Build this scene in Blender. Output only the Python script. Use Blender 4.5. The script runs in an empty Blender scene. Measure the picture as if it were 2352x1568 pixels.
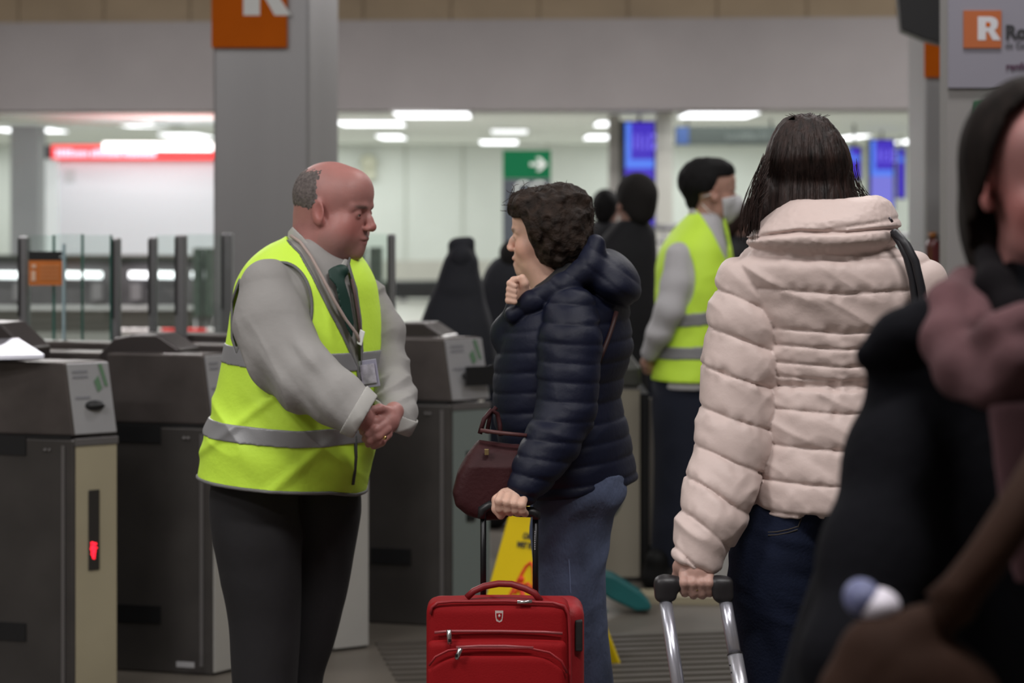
import bpy, math, random
import numpy as np
from mathutils import Vector

# ------------------------------------------------------------------ camera, world, light
SC = bpy.context.scene
COL = SC.collection
F, HX, HY, CZ = 5200.0, 1176.0, 450.0, 1.6      # focal length in pixels, principal column, horizon row, eye height
cam_data = bpy.data.cameras.new('camera')
cam_data.sensor_width = 36.0
cam_data.lens = F / 2352 * 36.0
cam_data.shift_y = -(784 - HY) / 2352
cam_data.clip_end = 200
cam_data.dof.use_dof = True
cam_data.dof.focus_distance = 4.75
cam_data.dof.aperture_fstop = 3.7
cam = bpy.data.objects.new('camera', cam_data)
cam.location = (0, 0, CZ)
cam.rotation_euler = (math.pi / 2, 0, 0)
COL.objects.link(cam)
SC.camera = cam
w = bpy.data.worlds.new('world'); SC.world = w
w.use_nodes = True
w.node_tree.nodes['Background'].inputs[0].default_value = (0.5, 0.52, 0.55, 1)
w.node_tree.nodes['Background'].inputs[1].default_value = 0.3
SC.view_settings.view_transform = 'Standard'
SC.view_settings.look = 'None'
SC.view_settings.gamma = 1
SC.view_settings.use_curve_mapping = False
SC.view_settings.exposure = 0.0

def area(name, loc, sx, sy, power, col=(1, 0.975, 0.96), rot=(0, 0, 0)):
    l = bpy.data.lights.new(name, 'AREA'); l.shape = 'RECTANGLE'; l.size = sx; l.size_y = sy
    l.energy = power; l.color = col
    o = bpy.data.objects.new(name, l); o.location = loc; o.rotation_euler = rot
    COL.objects.link(o); return o
# unseen area lights added over the concourse as overhead light and frontal fill
for i, (x, y, p) in enumerate([(-4.6, 0.6, 165), (-2.6, 2.5, 68), (1.0, 2.3, 115), (-2.8, 4.2, 30), (2.2, 4.4, 30), (-3.2, 7.0, 40), (1.5, 7.0, 65), (-2.5, 11, 60), (2.5, 11, 60),
                               (-4, 16, 360), (4, 16, 360), (-5, 21, 150), (5, 21, 150), (0, 20, 150)]):
    area('concourse_fill_light', (x, y, 4.7), 1.6, 0.5, p)
# low back hall, brightly lit
for y in (27.5, 32, 36.5, 40):
    for x in (-9, -3, 3, 9):
        area('hall_lamp_light', (x, y, 2.5), 3.0, 1.0, 34, (0.955, 1.0, 0.985))
area('kiosk_lamp_light', (-4.4, 26.2, 2.25), 3.0, 0.12, 8, (0.93, 0.97, 1.0), (math.radians(62), 0, 0))

# ------------------------------------------------------------------ materials
MATS = {}
def mat(name, col, rough=0.6, metal=0.0, bump=0.0, bscale=40.0, var=0.0, vscale=6.0, emit=None, estr=0.0,
        attr=False, spec=0.5, stretch=(1, 1, 1), sss=0.0, sheen=0.0, alpha=None, coat=0.0):
    if name in MATS: return MATS[name]
    m = bpy.data.materials.new(name); m.use_nodes = True
    nt = m.node_tree; n = nt.nodes; l = nt.links
    b = n['Principled BSDF']
    b.inputs['Base Color'].default_value = (*col, 1)
    b.inputs['Roughness'].default_value = rough
    b.inputs['Metallic'].default_value = metal
    b.inputs['Specular IOR Level'].default_value = spec
    b.inputs['Coat Weight'].default_value = coat
    if sheen: b.inputs['Sheen Weight'].default_value = sheen
    if sss:
        b.inputs['Subsurface Weight'].default_value = sss
        b.inputs['Subsurface Scale'].default_value = 0.012
        b.inputs['Subsurface Radius'].default_value = (1, 0.35, 0.2)
    src = None
    if attr:
        a = n.new('ShaderNodeAttribute'); a.attribute_name = 'tint'; src = a.outputs['Color']
    if var or bump:
        tc = n.new('ShaderNodeTexCoord'); mp = n.new('ShaderNodeMapping'); mp.inputs['Scale'].default_value = stretch
        l.new(tc.outputs['Object'], mp.inputs['Vector'])
    if var:
        nz = n.new('ShaderNodeTexNoise'); nz.inputs['Scale'].default_value = vscale; nz.inputs['Detail'].default_value = 4
        l.new(mp.outputs[0], nz.inputs['Vector'])
        mr = n.new('ShaderNodeMapRange'); mr.inputs['From Min'].default_value = 0.3; mr.inputs['From Max'].default_value = 0.7
        mr.inputs['To Min'].default_value = 1 - var; mr.inputs['To Max'].default_value = 1 + var
        l.new(nz.outputs['Fac'], mr.inputs['Value'])
        vm = n.new('ShaderNodeVectorMath'); vm.operation = 'SCALE'
        if src: l.new(src, vm.inputs[0])
        else: vm.inputs[0].default_value = col
        l.new(mr.outputs[0], vm.inputs['Scale'])
        src = vm.outputs[0]
    if src: l.new(src, b.inputs['Base Color'])
    if bump:
        nb = n.new('ShaderNodeTexNoise'); nb.inputs['Scale'].default_value = bscale; nb.inputs['Detail'].default_value = 6
        l.new(mp.outputs[0], nb.inputs['Vector'])
        bp = n.new('ShaderNodeBump'); bp.inputs['Strength'].default_value = bump; bp.inputs['Distance'].default_value = 0.01
        l.new(nb.outputs['Fac'], bp.inputs['Height']); l.new(bp.outputs[0], b.inputs['Normal'])
    if emit:
        b.inputs['Emission Color'].default_value = (*emit, 1); b.inputs['Emission Strength'].default_value = estr
    MATS[name] = m
    return m
def srgb(r, g, b):
    f = lambda c: (c / 255 / 12.92) if c <= 10 else ((c / 255 + 0.055) / 1.055) ** 2.4
    return (f(r), f(g), f(b))

def glass_mat(name, col, a):
    m = bpy.data.materials.new(name); m.use_nodes = True
    nt = m.node_tree; n = nt.nodes; l = nt.links
    for x in list(n): n.remove(x)
    out = n.new('ShaderNodeOutputMaterial'); t = n.new('ShaderNodeBsdfTransparent'); g = n.new('ShaderNodeBsdfGlossy')
    t.inputs[0].default_value = (*col, 1); g.inputs['Roughness'].default_value = 0.04
    mx = n.new('ShaderNodeMixShader'); mx.inputs[0].default_value = a
    l.new(t.outputs[0], mx.inputs[1]); l.new(g.outputs[0], mx.inputs[2]); l.new(mx.outputs[0], out.inputs[0])
    MATS[name] = m; return m

# ------------------------------------------------------------------ helpers: places and tags
def P(x, y, D):
    """point that stands D metres into the station, seen at column x and row y of the photograph"""
    return np.array([(x - HX) / F * D, D, CZ - (y - HY) / F * D])
def tag(o, label=None, cat=None, group=None, kind=None):
    if label: o['label'] = label
    if cat: o['category'] = cat
    if group: o['group'] = group
    if kind: o['kind'] = kind
    return o
def link(name, me, parent=None, loc=None):
    o = bpy.data.objects.new(name, me); COL.objects.link(o)
    if loc is not None: o.location = tuple(float(c) for c in loc)
    if parent is not None: o.parent = parent
    return o
def empty(name, loc, label, cat, group=None):
    o = link(name, None, None, loc); o.empty_display_size = 0.1
    return tag(o, label, cat, group)

class MB:
    """collects shapes and links them as one mesh object"""
    def __init__(s): s.v = []; s.f = []
    def add(s, vs, fs):
        k = len(s.v); s.v += [tuple(float(c) for c in v) for v in vs]; s.f += [tuple(i + k for i in f) for f in fs]; return s
    def box(s, a, b):
        (x0, y0, z0), (x1, y1, z1) = a, b
        return s.add([(x0, y0, z0), (x1, y0, z0), (x1, y1, z0), (x0, y1, z0), (x0, y0, z1), (x1, y0, z1), (x1, y1, z1), (x0, y1, z1)],
                     [(3, 2, 1, 0), (4, 5, 6, 7), (0, 1, 5, 4), (1, 2, 6, 5), (2, 3, 7, 6), (3, 0, 4, 7)])
    def obox(s, c, ax, ay, az):
        """oriented box: centre and three half-axis vectors"""
        c, ax, ay, az = map(np.array, (c, ax, ay, az)); vs = []
        for k in (-1, 1):
            for i, j in ((-1, -1), (1, -1), (1, 1), (-1, 1)): vs.append(c + ax * i + ay * j + az * k)
        return s.add(vs, [(3, 2, 1, 0), (4, 5, 6, 7), (0, 1, 5, 4), (1, 2, 6, 5), (2, 3, 7, 6), (3, 0, 4, 7)])
    def prism(s, foot, z0, z1, top=None):
        top = top or foot; n = len(foot)
        z0s = z0 if isinstance(z0, (list, tuple)) else [z0] * n
        z1s = z1 if isinstance(z1, (list, tuple)) else [z1] * n
        vs = [(*foot[i][:2], z0s[i]) for i in range(n)] + [(*top[i][:2], z1s[i]) for i in range(n)]
        return s.add(vs, [tuple(range(n))[::-1], tuple(range(n, 2 * n))] + [(i, (i + 1) % n, n + (i + 1) % n, n + i) for i in range(n)])
    def extr(s, pts, n):
        """polygon of 3-D points pushed along the vector n"""
        n = np.array(n); k = len(pts); pts = [np.array(p) for p in pts]
        return s.add(pts + [p + n for p in pts], [tuple(range(k)), tuple(range(k, 2 * k))[::-1]] + [(i, k + i, k + (i + 1) % k, (i + 1) % k) for i in range(k)])
    def tube(s, pts, r, seg=10, flat=None):
        pts = [np.array(p, float) for p in pts]; n = len(pts)
        rs = r if isinstance(r, (list, tuple)) else [r] * n
        vs = []; prev = None
        for i, p in enumerate(pts):
            t = pts[min(i + 1, n - 1)] - pts[max(i - 1, 0)]; t /= np.linalg.norm(t) + 1e-9
            if prev is None:
                up = np.array([0, 0, 1.0]) if abs(t[2]) < 0.9 else np.array([0, 1.0, 0])
                a = np.cross(t, up)
            else: a = prev - t * np.dot(prev, t)
            a /= np.linalg.norm(a) + 1e-9; prev = a; b = np.cross(t, a)
            for k in range(seg):
                th = 2 * math.pi * k / seg
                vs.append(p + rs[i] * (a * math.cos(th) + b * math.sin(th)))
        fs = [(i * seg + k, i * seg + (k + 1) % seg, (i + 1) * seg + (k + 1) % seg, (i + 1) * seg + k) for i in range(n - 1) for k in range(seg)]
        fs += [tuple(range(seg))[::-1], tuple(range((n - 1) * seg, n * seg))]
        return s.add(vs, fs)
    def ball(s, c, r, seg=14, rings=8):
        c = np.array(c); r = np.array(r) * np.ones(3); vs = [c + r * (0, 0, 1), c - r * (0, 0, 1)]
        for i in range(1, rings):
            for k in range(seg):
                a = math.pi * i / rings; b = 2 * math.pi * k / seg
                vs.append(c + r * (math.sin(a) * math.cos(b), math.sin(a) * math.sin(b), math.cos(a)))
        fs = [(0, 2 + k, 2 + (k + 1) % seg) for k in range(seg)]
        for i in range(rings - 2):
            for k in range(seg):
                a = 2 + i * seg + k; b = 2 + i * seg + (k + 1) % seg; fs.append((a, a + seg, b + seg, b))
        o = 2 + (rings - 2) * seg
        fs += [(1, o + (k + 1) % seg, o + k) for k in range(seg)]
        return s.add(vs, fs)
    def build(s, name, m, parent=None, loc=None, smooth=False, bevel=0.0, kind=None):
        o0 = np.zeros(3) if loc is None else np.array(loc, float)
        base = np.zeros(3)
        if parent is not None and loc is None: base = np.array(parent.get('_w', (0, 0, 0)))
        me = bpy.data.meshes.new(name)
        off = o0 + base
        me.from_pydata([tuple(np.array(v) - off) for v in s.v], [], s.f); me.update()
        if m: me.materials.append(m)
        if smooth:
            for p in me.polygons: p.use_smooth = True
        o = link(name, me, parent, None if loc is None else loc)
        if parent is not None: o['_w'] = tuple(base)
        if bevel:
            b = o.modifiers.new('bevel', 'BEVEL'); b.width = bevel; b.segments = 2; b.limit_method = 'ANGLE'
        if kind: o['kind'] = kind
        return o
def thing(name, loc, label, cat, group=None):
    o = empty(name, loc, label, cat, group); o['_w'] = tuple(float(c) for c in loc); return o

FONT = None
def text_mesh(s, size, offset=0.0, ext=0.0):
    c = bpy.data.curves.new('lettering', 'FONT'); c.body = s; c.size = size; c.offset = offset; c.extrude = ext
    c.align_x = 'LEFT'; c.align_y = 'BOTTOM_BASELINE'; c.resolution_u = 4
    o = bpy.data.objects.new('lettering', c); COL.objects.link(o)
    bpy.context.view_layer.update()
    me = bpy.data.meshes.new_from_object(o.evaluated_get(bpy.context.evaluated_depsgraph_get()))
    vs = np.zeros(len(me.vertices) * 3); me.vertices.foreach_get('co', vs); vs = vs.reshape(-1, 3)
    fs = [tuple(p.vertices) for p in me.polygons]
    bpy.data.objects.remove(o); bpy.data.curves.remove(c); bpy.data.meshes.remove(me)
    return vs, fs
def add_text(mb, s, org, right, up, size, offset=0.0, ext=0.0015):
    vs, fs = text_mesh(s, size, offset, ext)
    org, right, up = map(np.array, (org, right, up)); nn = np.cross(right, up)
    mb.add([org + right * v[0] + up * v[1] + nn * v[2] for v in vs], fs); return mb

# ------------------------------------------------------------------ sculpting engine: implicit surfaces turned into meshes
_B = {'c': None, 'r': 0}
def far(c, R, m=0.07):
    return _B['c'] is not None and np.linalg.norm(np.asarray(c) - _B['c']) - R - _B['r'] > m
def smin(a, b, k):
    if a is None: return b
    if b is None: return a
    if k <= 0: return np.minimum(a, b)
    h = np.clip(0.5 + 0.5 * (b - a) / k, 0, 1)
    return b * (1 - h) + a * h - k * h * (1 - h)
def smax(a, b, k): return -smin(-a, -b, k)
def val(d, p): return np.full(len(p), 0.15) if d is None else d
def union(k, *fs):
    def f(p):
        d = None
        for g in fs:
            kk = k
            if isinstance(g, tuple): kk, g = g
            d = smin(d, g(p), kk)
        return d
    return f
def sub(a, b, k=0.0):
    def f(p):
        x = a(p)
        if x is None: return None
        y = b(p)
        return x if y is None else smax(x, -y, k)
    return f
def inter(a, b, k=0.0):
    def f(p):
        x = a(p)
        if x is None: return None
        y = b(p)
        return None if y is None else smax(x, y, k)
    return f
def offset(a, o):
    def f(p):
        x = a(p)
        return None if x is None else x - o
    return f
def disp(a, fn):
    def f(p):
        x = a(p)
        return None if x is None else x - fn(p)
    return f
def shell(a, o, t):
    def f(p):
        x = a(p)
        return None if x is None else np.abs(x - o) - t
    return f
def ell(c, r, R=None):
    c = np.array(c, float); r = np.array(r, float) * np.ones(3)
    def f(p):
        if far(c, r.max()): return None
        q = p - c
        if R is not None: q = q @ R
        k0 = np.linalg.norm(q / r, axis=1); k1 = np.linalg.norm(q / (r * r), axis=1)
        return k0 * (k0 - 1) / np.maximum(k1, 1e-6)
    return f
def cap(a, b, ra, rb):
    a = np.array(a, float); b = np.array(b, float); c = (a + b) / 2; R = np.linalg.norm(b - a) / 2 + max(ra, rb); ab = b - a; L = max(ab @ ab, 1e-12)
    def f(p):
        if far(c, R): return None
        q = p - a; t = np.clip(q @ ab / L, 0, 1)
        return np.linalg.norm(q - t[:, None] * ab, axis=1) - (ra + (rb - ra) * t)
    return f
def chain(pts, rs, k=0.01):
    return union(k, *[cap(pts[i], pts[i + 1], rs[i], rs[i + 1]) for i in range(len(pts) - 1)])
def rbox(c, h, r, R=None):
    c = np.array(c, float); h = np.array(h, float)
    def f(p):
        if far(c, np.linalg.norm(h)): return None
        q = p - c
        if R is not None: q = q @ R
        q = np.abs(q) - (h - r)
        return np.linalg.norm(np.maximum(q, 0), axis=1) + np.minimum(q.max(1), 0) - r
    return f
def rotm(yaw=0, pitch=0, roll=0):
    cy, sy = math.cos(yaw), math.sin(yaw); cp, sp = math.cos(pitch), math.sin(pitch); cr, sr = math.cos(roll), math.sin(roll)
    return np.array([[cy, -sy, 0], [sy, cy, 0], [0, 0, 1]]) @ np.array([[1, 0, 0], [0, cp, -sp], [0, sp, cp]]) @ np.array([[cr, 0, sr], [0, 1, 0], [-sr, 0, cr]])
def hashn(i, j, k, s):
    h = (i * 374761393 + j * 668265263 + k * 2147483647 + s * 974711) & 0xffffffff
    h = ((h ^ (h >> 13)) * 1274126177) & 0xffffffff
    return ((h ^ (h >> 16)) & 0xffff) / 65535.0
def noise(p, sc, seed=0):
    q = p * np.array(sc); i = np.floor(q).astype(np.int64); f = q - i; f = f * f * (3 - 2 * f); r = 0
    for a in (0, 1):
        for b in (0, 1):
            for c in (0, 1):
                wt = (f[:, 0] if a else 1 - f[:, 0]) * (f[:, 1] if b else 1 - f[:, 1]) * (f[:, 2] if c else 1 - f[:, 2])
                r = r + wt * hashn(i[:, 0] + a, i[:, 1] + b, i[:, 2] + c, seed)
    return r * 2 - 1

class Frame:
    """a person's own depth: turns traced columns and rows into places around that depth"""
    def __init__(s, D): s.D = D; s.k = D / F
    def q(s, x, y, d=0): return P(x, y, s.D + d)
    def u(s, p): return HX + p[:, 0] / s.k
    def v(s, p): return HY - (p[:, 2] - CZ) / s.k
    def tube(s, pts, k=0.015):
        """points (x, y, depth offset, radius in px)"""
        return chain([s.q(a, b, c) for a, b, c, r in pts], [r * (s.D + c) / F for a, b, c, r in pts], k)
    def ell(s, x, y, d, rx, ry, rd, roll=0, yaw=0):
        return ell(s.q(x, y, d), (rx * s.k, rd, ry * s.k), rotm(yaw, 0, roll) if (roll or yaw) else None)
    def poly(s, pts, d0=-9, d1=9):
        """prism of a traced outline along the depth axis, between two depths"""
        P2 = np.array(pts, float); m = P2.mean(0)
        def f(p):
            U = np.stack([s.u(p), s.v(p)], 1)
            dd = np.full(len(p), 1e9); sg = np.ones(len(p))
            for i in range(len(P2)):
                a = P2[i]; b = P2[i - 1]; e = b - a; wv = U - a
                t = np.clip(wv @ e / max(e @ e, 1e-9), 0, 1); r = wv - t[:, None] * e
                dd = np.minimum(dd, (r * r).sum(1))
                c1 = U[:, 1] >= a[1]; c2 = U[:, 1] < b[1]; c3 = e[0] * wv[:, 1] > e[1] * wv[:, 0]
                fl = (c1 & c2 & c3) | (~c1 & ~c2 & ~c3)
                sg = np.where(fl, -sg, sg)
            d = sg * np.sqrt(dd) * s.k
            return np.maximum(np.maximum(d, p[:, 1] - (s.D + d1)), (s.D + d0) - p[:, 1])
        return f
    def loft(s, rows, face=0.0, ratio=1.3, n=2.0, d=0.0, rnd=0.0):
        """rows (y, left, right[, depth offset]); face = direction the body faces (radians from +x); ratio = width / depth"""
        rows = sorted([(r if len(r) > 3 else (*r, d)) for r in rows], key=lambda r: -r[0])
        z = np.array([CZ - (r[0] - HY) * s.k for r in rows])
        cx = np.array([((r[1] + r[2]) / 2 - HX) * s.k for r in rows]); wd = np.array([(r[2] - r[1]) / 2 * s.k for r in rows])
        dy = np.array([r[3] for r in rows])
        fx, fy = math.cos(face), math.sin(face); lx, ly = -fy, fx
        b = wd / math.sqrt((ratio * lx) ** 2 + fx ** 2); a = b * ratio
        C = np.array([cx.mean(), s.D + dy.mean(), z.mean()]); R = np.linalg.norm([a.max() + np.ptp(cx) / 2, b.max(), np.ptp(z) / 2])
        def herm(t, ys):
            m = np.gradient(ys, z) if len(z) > 2 else np.full(len(z), (ys[-1] - ys[0]) / (z[-1] - z[0]))
            i = np.clip(np.searchsorted(z, t) - 1, 0, len(z) - 2); h = z[i + 1] - z[i]; x = np.clip((t - z[i]) / h, 0, 1)
            return (2 * x**3 - 3 * x**2 + 1) * ys[i] + (x**3 - 2 * x**2 + x) * h * m[i] + (-2 * x**3 + 3 * x**2) * ys[i + 1] + (x**3 - x**2) * h * m[i + 1]
        def f(p):
            if far(C, R): return None
            t = p[:, 2]; A = np.maximum(herm(t, a), 0.004); B2 = np.maximum(herm(t, b), 0.004)
            X = p[:, 0] - herm(t, cx); Y = p[:, 1] - s.D - herm(t, dy)
            U = X * lx + Y * ly; V = X * fx + Y * fy
            rho = ((np.abs(U) / A) ** n + (np.abs(V) / B2) ** n) ** (1 / n); L = np.sqrt(U * U + V * V)
            dd = np.where(rho > 0.15, L - L / np.maximum(rho, 1e-4), -np.minimum(A, B2))
            return smax(dd, np.maximum(t - z[-1], z[0] - t), rnd) if rnd else np.maximum(dd, np.maximum(t - z[-1], z[0] - t))
        return f

def polygonise(f, lo, hi, h, L=2.0):
    """sparse surface nets"""
    B = 8; lo = np.array(lo, float); hi = np.array(hi, float)
    nb = np.ceil((hi - lo) / (h * B)).astype(int)
    g = np.stack(np.meshgrid(*[np.arange(n) for n in nb], indexing='ij'), -1).reshape(-1, 3)
    cen = lo + (g + 0.5) * h * B; R = h * B * 0.87
    _B['c'] = None; keep = np.zeros(len(g), bool)
    for i in range(0, len(g), 60000):
        keep[i:i + 60000] = np.abs(val(f(cen[i:i + 60000]), cen[i:i + 60000])) < R * L
    g = g[keep]
    if len(g) == 0: return np.zeros((0, 3)), np.zeros((0, 4), int)
    # spatial batches
    key = (g // 4); order = np.lexsort((key[:, 2], key[:, 1], key[:, 0])); g = g[order]; key = key[order]
    cut = np.flatnonzero(np.any(np.diff(key, axis=0) != 0, axis=1)) + 1; groups = np.split(np.arange(len(g)), cut)
    c9 = np.stack(np.meshgrid(*[np.arange(B + 1)] * 3, indexing='ij'), -1)
    V = np.empty((len(g), B + 1, B + 1, B + 1), np.float32)
    for ix in groups:
        pts = lo + (g[ix][:, None, None, None, :] * B + c9) * h; q = pts.reshape(-1, 3)
        a, b = q.min(0), q.max(0); _B['c'] = (a + b) / 2; _B['r'] = np.linalg.norm(b - a) / 2
        V[ix] = val(f(q), q).reshape(len(ix), B + 1, B + 1, B + 1)
    _B['c'] = None
    S = V < 0; N = nb * B + 2
    def gid(c): return (c[:, 0] * N[1] + c[:, 1]) * N[2] + c[:, 2]
    # cell vertices
    cnt = np.zeros((len(g), B, B, B), np.int8)
    for a in (0, 1):
        for b in (0, 1):
            for c in (0, 1): cnt += S[:, a:a + B, b:b + B, c:c + B]
    bi, ci, cj, ck = np.nonzero((cnt > 0) & (cnt < 8))
    acc = np.zeros((len(bi), 3)); num = np.zeros(len(bi)); cor = [(a, b, c) for a in (0, 1) for b in (0, 1) for c in (0, 1)]
    vals = {o: V[bi, ci + o[0], cj + o[1], ck + o[2]].astype(float) for o in cor}
    for o in cor:
        for ax in range(3):
            if o[ax]: continue
            o2 = list(o); o2[ax] = 1; o2 = tuple(o2)
            v0, v1 = vals[o], vals[o2]; m = (v0 < 0) != (v1 < 0)
            t = np.where(m, v0 / np.where(m, v0 - v1, 1), 0); pt = np.tile(np.array(o, float), (len(bi), 1)); pt[:, ax] += t
            acc += pt * m[:, None]; num += m
    cell = g[bi] * B + np.stack([ci, cj, ck], 1)
    verts = lo + (cell + acc / num[:, None]) * h
    ids = gid(cell); so = np.argsort(ids); ids = ids[so]; verts = verts[so]
    quads = []
    for ax in range(3):
        sl0 = [slice(0, B)] * 3; sl1 = list(sl0); sl1[ax] = slice(1, B + 1)
        s0 = S[(slice(None), *sl0)]; s1 = S[(slice(None), *sl1)]
        b, i, j, k = np.nonzero(s0 != s1); pt = g[b] * B + np.stack([i, j, k], 1); ins = s0[b, i, j, k]
        e1 = np.zeros(3, int); e2 = np.zeros(3, int); e1[(ax + 1) % 3] = 1; e2[(ax + 2) % 3] = 1
        cs = [pt - e1 - e2, pt - e2, pt, pt - e1]; idx = []; ok = np.ones(len(pt), bool)
        for c in cs:
            kk = gid(c); w_ = np.searchsorted(ids, kk); w_ = np.clip(w_, 0, len(ids) - 1); ok &= (ids[w_] == kk) & np.all(c >= 0, 1); idx.append(w_)
        qd = np.stack(idx, 1); qd[~ins] = qd[~ins][:, ::-1]; quads.append(qd[ok])
    return verts, np.concatenate(quads)

def sculpt(name, f, lo, hi, h, m, parent=None, base=None, tint=None, L=2.0, label=None):
    vs, fs = polygonise(f, lo, hi, h, L)
    base = np.array(parent['_w'] if parent is not None else (base if base is not None else (0, 0, 0)), float)
    me = bpy.data.meshes.new(name); me.vertices.add(len(vs)); me.vertices.foreach_set('co', (vs - base).ravel())
    me.loops.add(len(fs) * 4); me.loops.foreach_set('vertex_index', fs.ravel().astype(np.int32))
    me.polygons.add(len(fs)); me.polygons.foreach_set('loop_start', np.arange(0, len(fs) * 4, 4, dtype=np.int32))
    me.polygons.foreach_set('use_smooth', np.ones(len(fs), bool)); me.update(calc_edges=True); me.validate()
    me.materials.append(m)
    if tint is not None and len(vs):
        c = np.ones((len(vs), 4), np.float32); c[:, :3] = tint(vs)
        at = me.color_attributes.new('tint', 'FLOAT_COLOR', 'POINT'); at.data.foreach_set('color', c.ravel())
    o = link(name, me, parent, None if parent is not None else base)
    o['_w'] = tuple(float(c) for c in base)
    if label: o['label'] = label
    return o
def bb(fr, x0, y0, x1, y1, d0, d1):
    a = fr.q(x0, y0); b = fr.q(x1, y1)
    return (a[0], fr.D + d0, b[2]), (b[0], fr.D + d1, a[2])

# ------------------------------------------------------------------ heads and hands
def head_sdf(o, yaw, pitch=0.0, roll=0.0, s=1.0, fat=0.0, female=False, mouth=0.0):
    """yaw = direction the face looks, radians from +x. Local axes: x to the person's left, y forward, z up."""
    R = rotm(yaw - math.pi / 2, pitch, roll); o = np.array(o, float)
    fl = 1.0
    nose = 0.0 if not female else -0.002
    g = union(0.02,
        ell((0, -0.014, 0.03), (0.076, 0.098, 0.085)),
        ell((0, 0.028, -0.03), (0.060, 0.058, 0.080)),
        ell((0, 0.043, 0.046), (0.060, 0.049, 0.056)),
        ell((0, 0.030, -0.074), (0.050 + fat * 0.014, 0.050, 0.036 + fat * 0.006)),
        (0.02, ell((0, 0.071, -0.098), (0.020, 0.018, 0.016))),
        (0.02, ell((0.036, 0.050, -0.032), (0.026 + fat * .006, 0.028, 0.026 + fat * .006))),
        (0.02, ell((-0.036, 0.050, -0.032), (0.026 + fat * .006, 0.028, 0.026 + fat * .006))),
        (0.012, chain([(-0.044, 0.068, 0.014), (-0.02, 0.0815, 0.016), (0.02, 0.0815, 0.016), (0.044, 0.068, 0.014)], [0.008, 0.0090, 0.0090, 0.008])),
        (0.014, ell((0, 0.074, -0.060), (0.031, 0.0185, 0.024))), (0.014, ell((0, 0.080, -0.084), (0.016, 0.010, 0.010))))
    if fat:
        g = union(0.03, g, ell((0, 0.012, -0.098), (0.058, 0.052, 0.030)), ell((0.045, 0.028, -0.06), (0.03, 0.04, 0.035)), ell((-0.045, 0.028, -0.06), (0.03, 0.04, 0.035)))
    for sx in (-1, 1):
        g = sub(g, ell((sx * 0.031, 0.097, -0.001), (0.019, 0.016, 0.012)), 0.012)
        g = union(0.003, g, ell((sx * 0.031, 0.0722, -0.002), 0.0142))
        g = sub(g, ell((sx * 0.031, 0.090, -0.0045), (0.0115, 0.012, 0.0021)), 0.002)
    g = union(0.008, g, chain([(0, 0.084, 0.006), (0, 0.094, -0.012), (0, 0.1045 + nose, -0.029)], [0.0075, 0.0090, 0.0122 if not female else 0.0108], 0.010),
              (0.006, ell((0.0115, 0.098, -0.034), (0.0075, 0.010, 0.007))), (0.006, ell((-0.0115, 0.098, -0.034), (0.0075, 0.010, 0.007))))
    up = chain([(-0.024, 0.081, -0.0635), (-0.008, 0.0905, -0.0600), (0.008, 0.0905, -0.0600), (0.024, 0.081, -0.0635)], [0.002, 0.0050, 0.0050, 0.002])
    lw = chain([(-0.021, 0.080, -0.067 - mouth), (0, 0.0885, -0.0710 - mouth), (0.021, 0.080, -0.067 - mouth)], [0.002, 0.0060, 0.002])
    g = union(0.005, g, up, lw)
    g = sub(g, chain([(-0.025, 0.086, -0.0655 - mouth / 2), (0, 0.099, -0.0655 - mouth / 2), (0.025, 0.086, -0.0655 - mouth / 2)], [0.0012 + mouth / 2.5] * 3), 0.002)
    g = sub(g, cap((-0.010, 0.101, -0.038), (0.010, 0.101, -0.038), 0.0018, 0.0018), 0.002)
    for sx in (-1, 1):
        Re = rotm(sx * -0.35, 0.25, 0)
        e = ell((sx * 0.0785, -0.006, -0.008), (0.0065, 0.019, 0.032), Re)
        e = sub(e, ell((sx * 0.0865, -0.002, -0.004), (0.006, 0.0125, 0.021), Re), 0.004)
        e = union(0.004, e, ell((sx * 0.076, 0.004, -0.031), (0.006, 0.009, 0.010)))
        g = union(0.008, g, e)
    Rall = 0.15 * s
    def f(p):
        if far(o, Rall): return None
        c = _B['c'], _B['r']
        if c[0] is not None: _B['c'] = (R.T @ (c[0] - o)) / s; _B['r'] = c[1] / s
        d = g((p - o) @ R / s)
        _B['c'], _B['r'] = c
        return None if d is None else d * s
    f.loc = lambda p: (p - o) @ R / s
    f.wld = lambda q: o + R @ (np.array(q) * s)
    f.R = R; f.s = s; f.o = o
    return f
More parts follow.
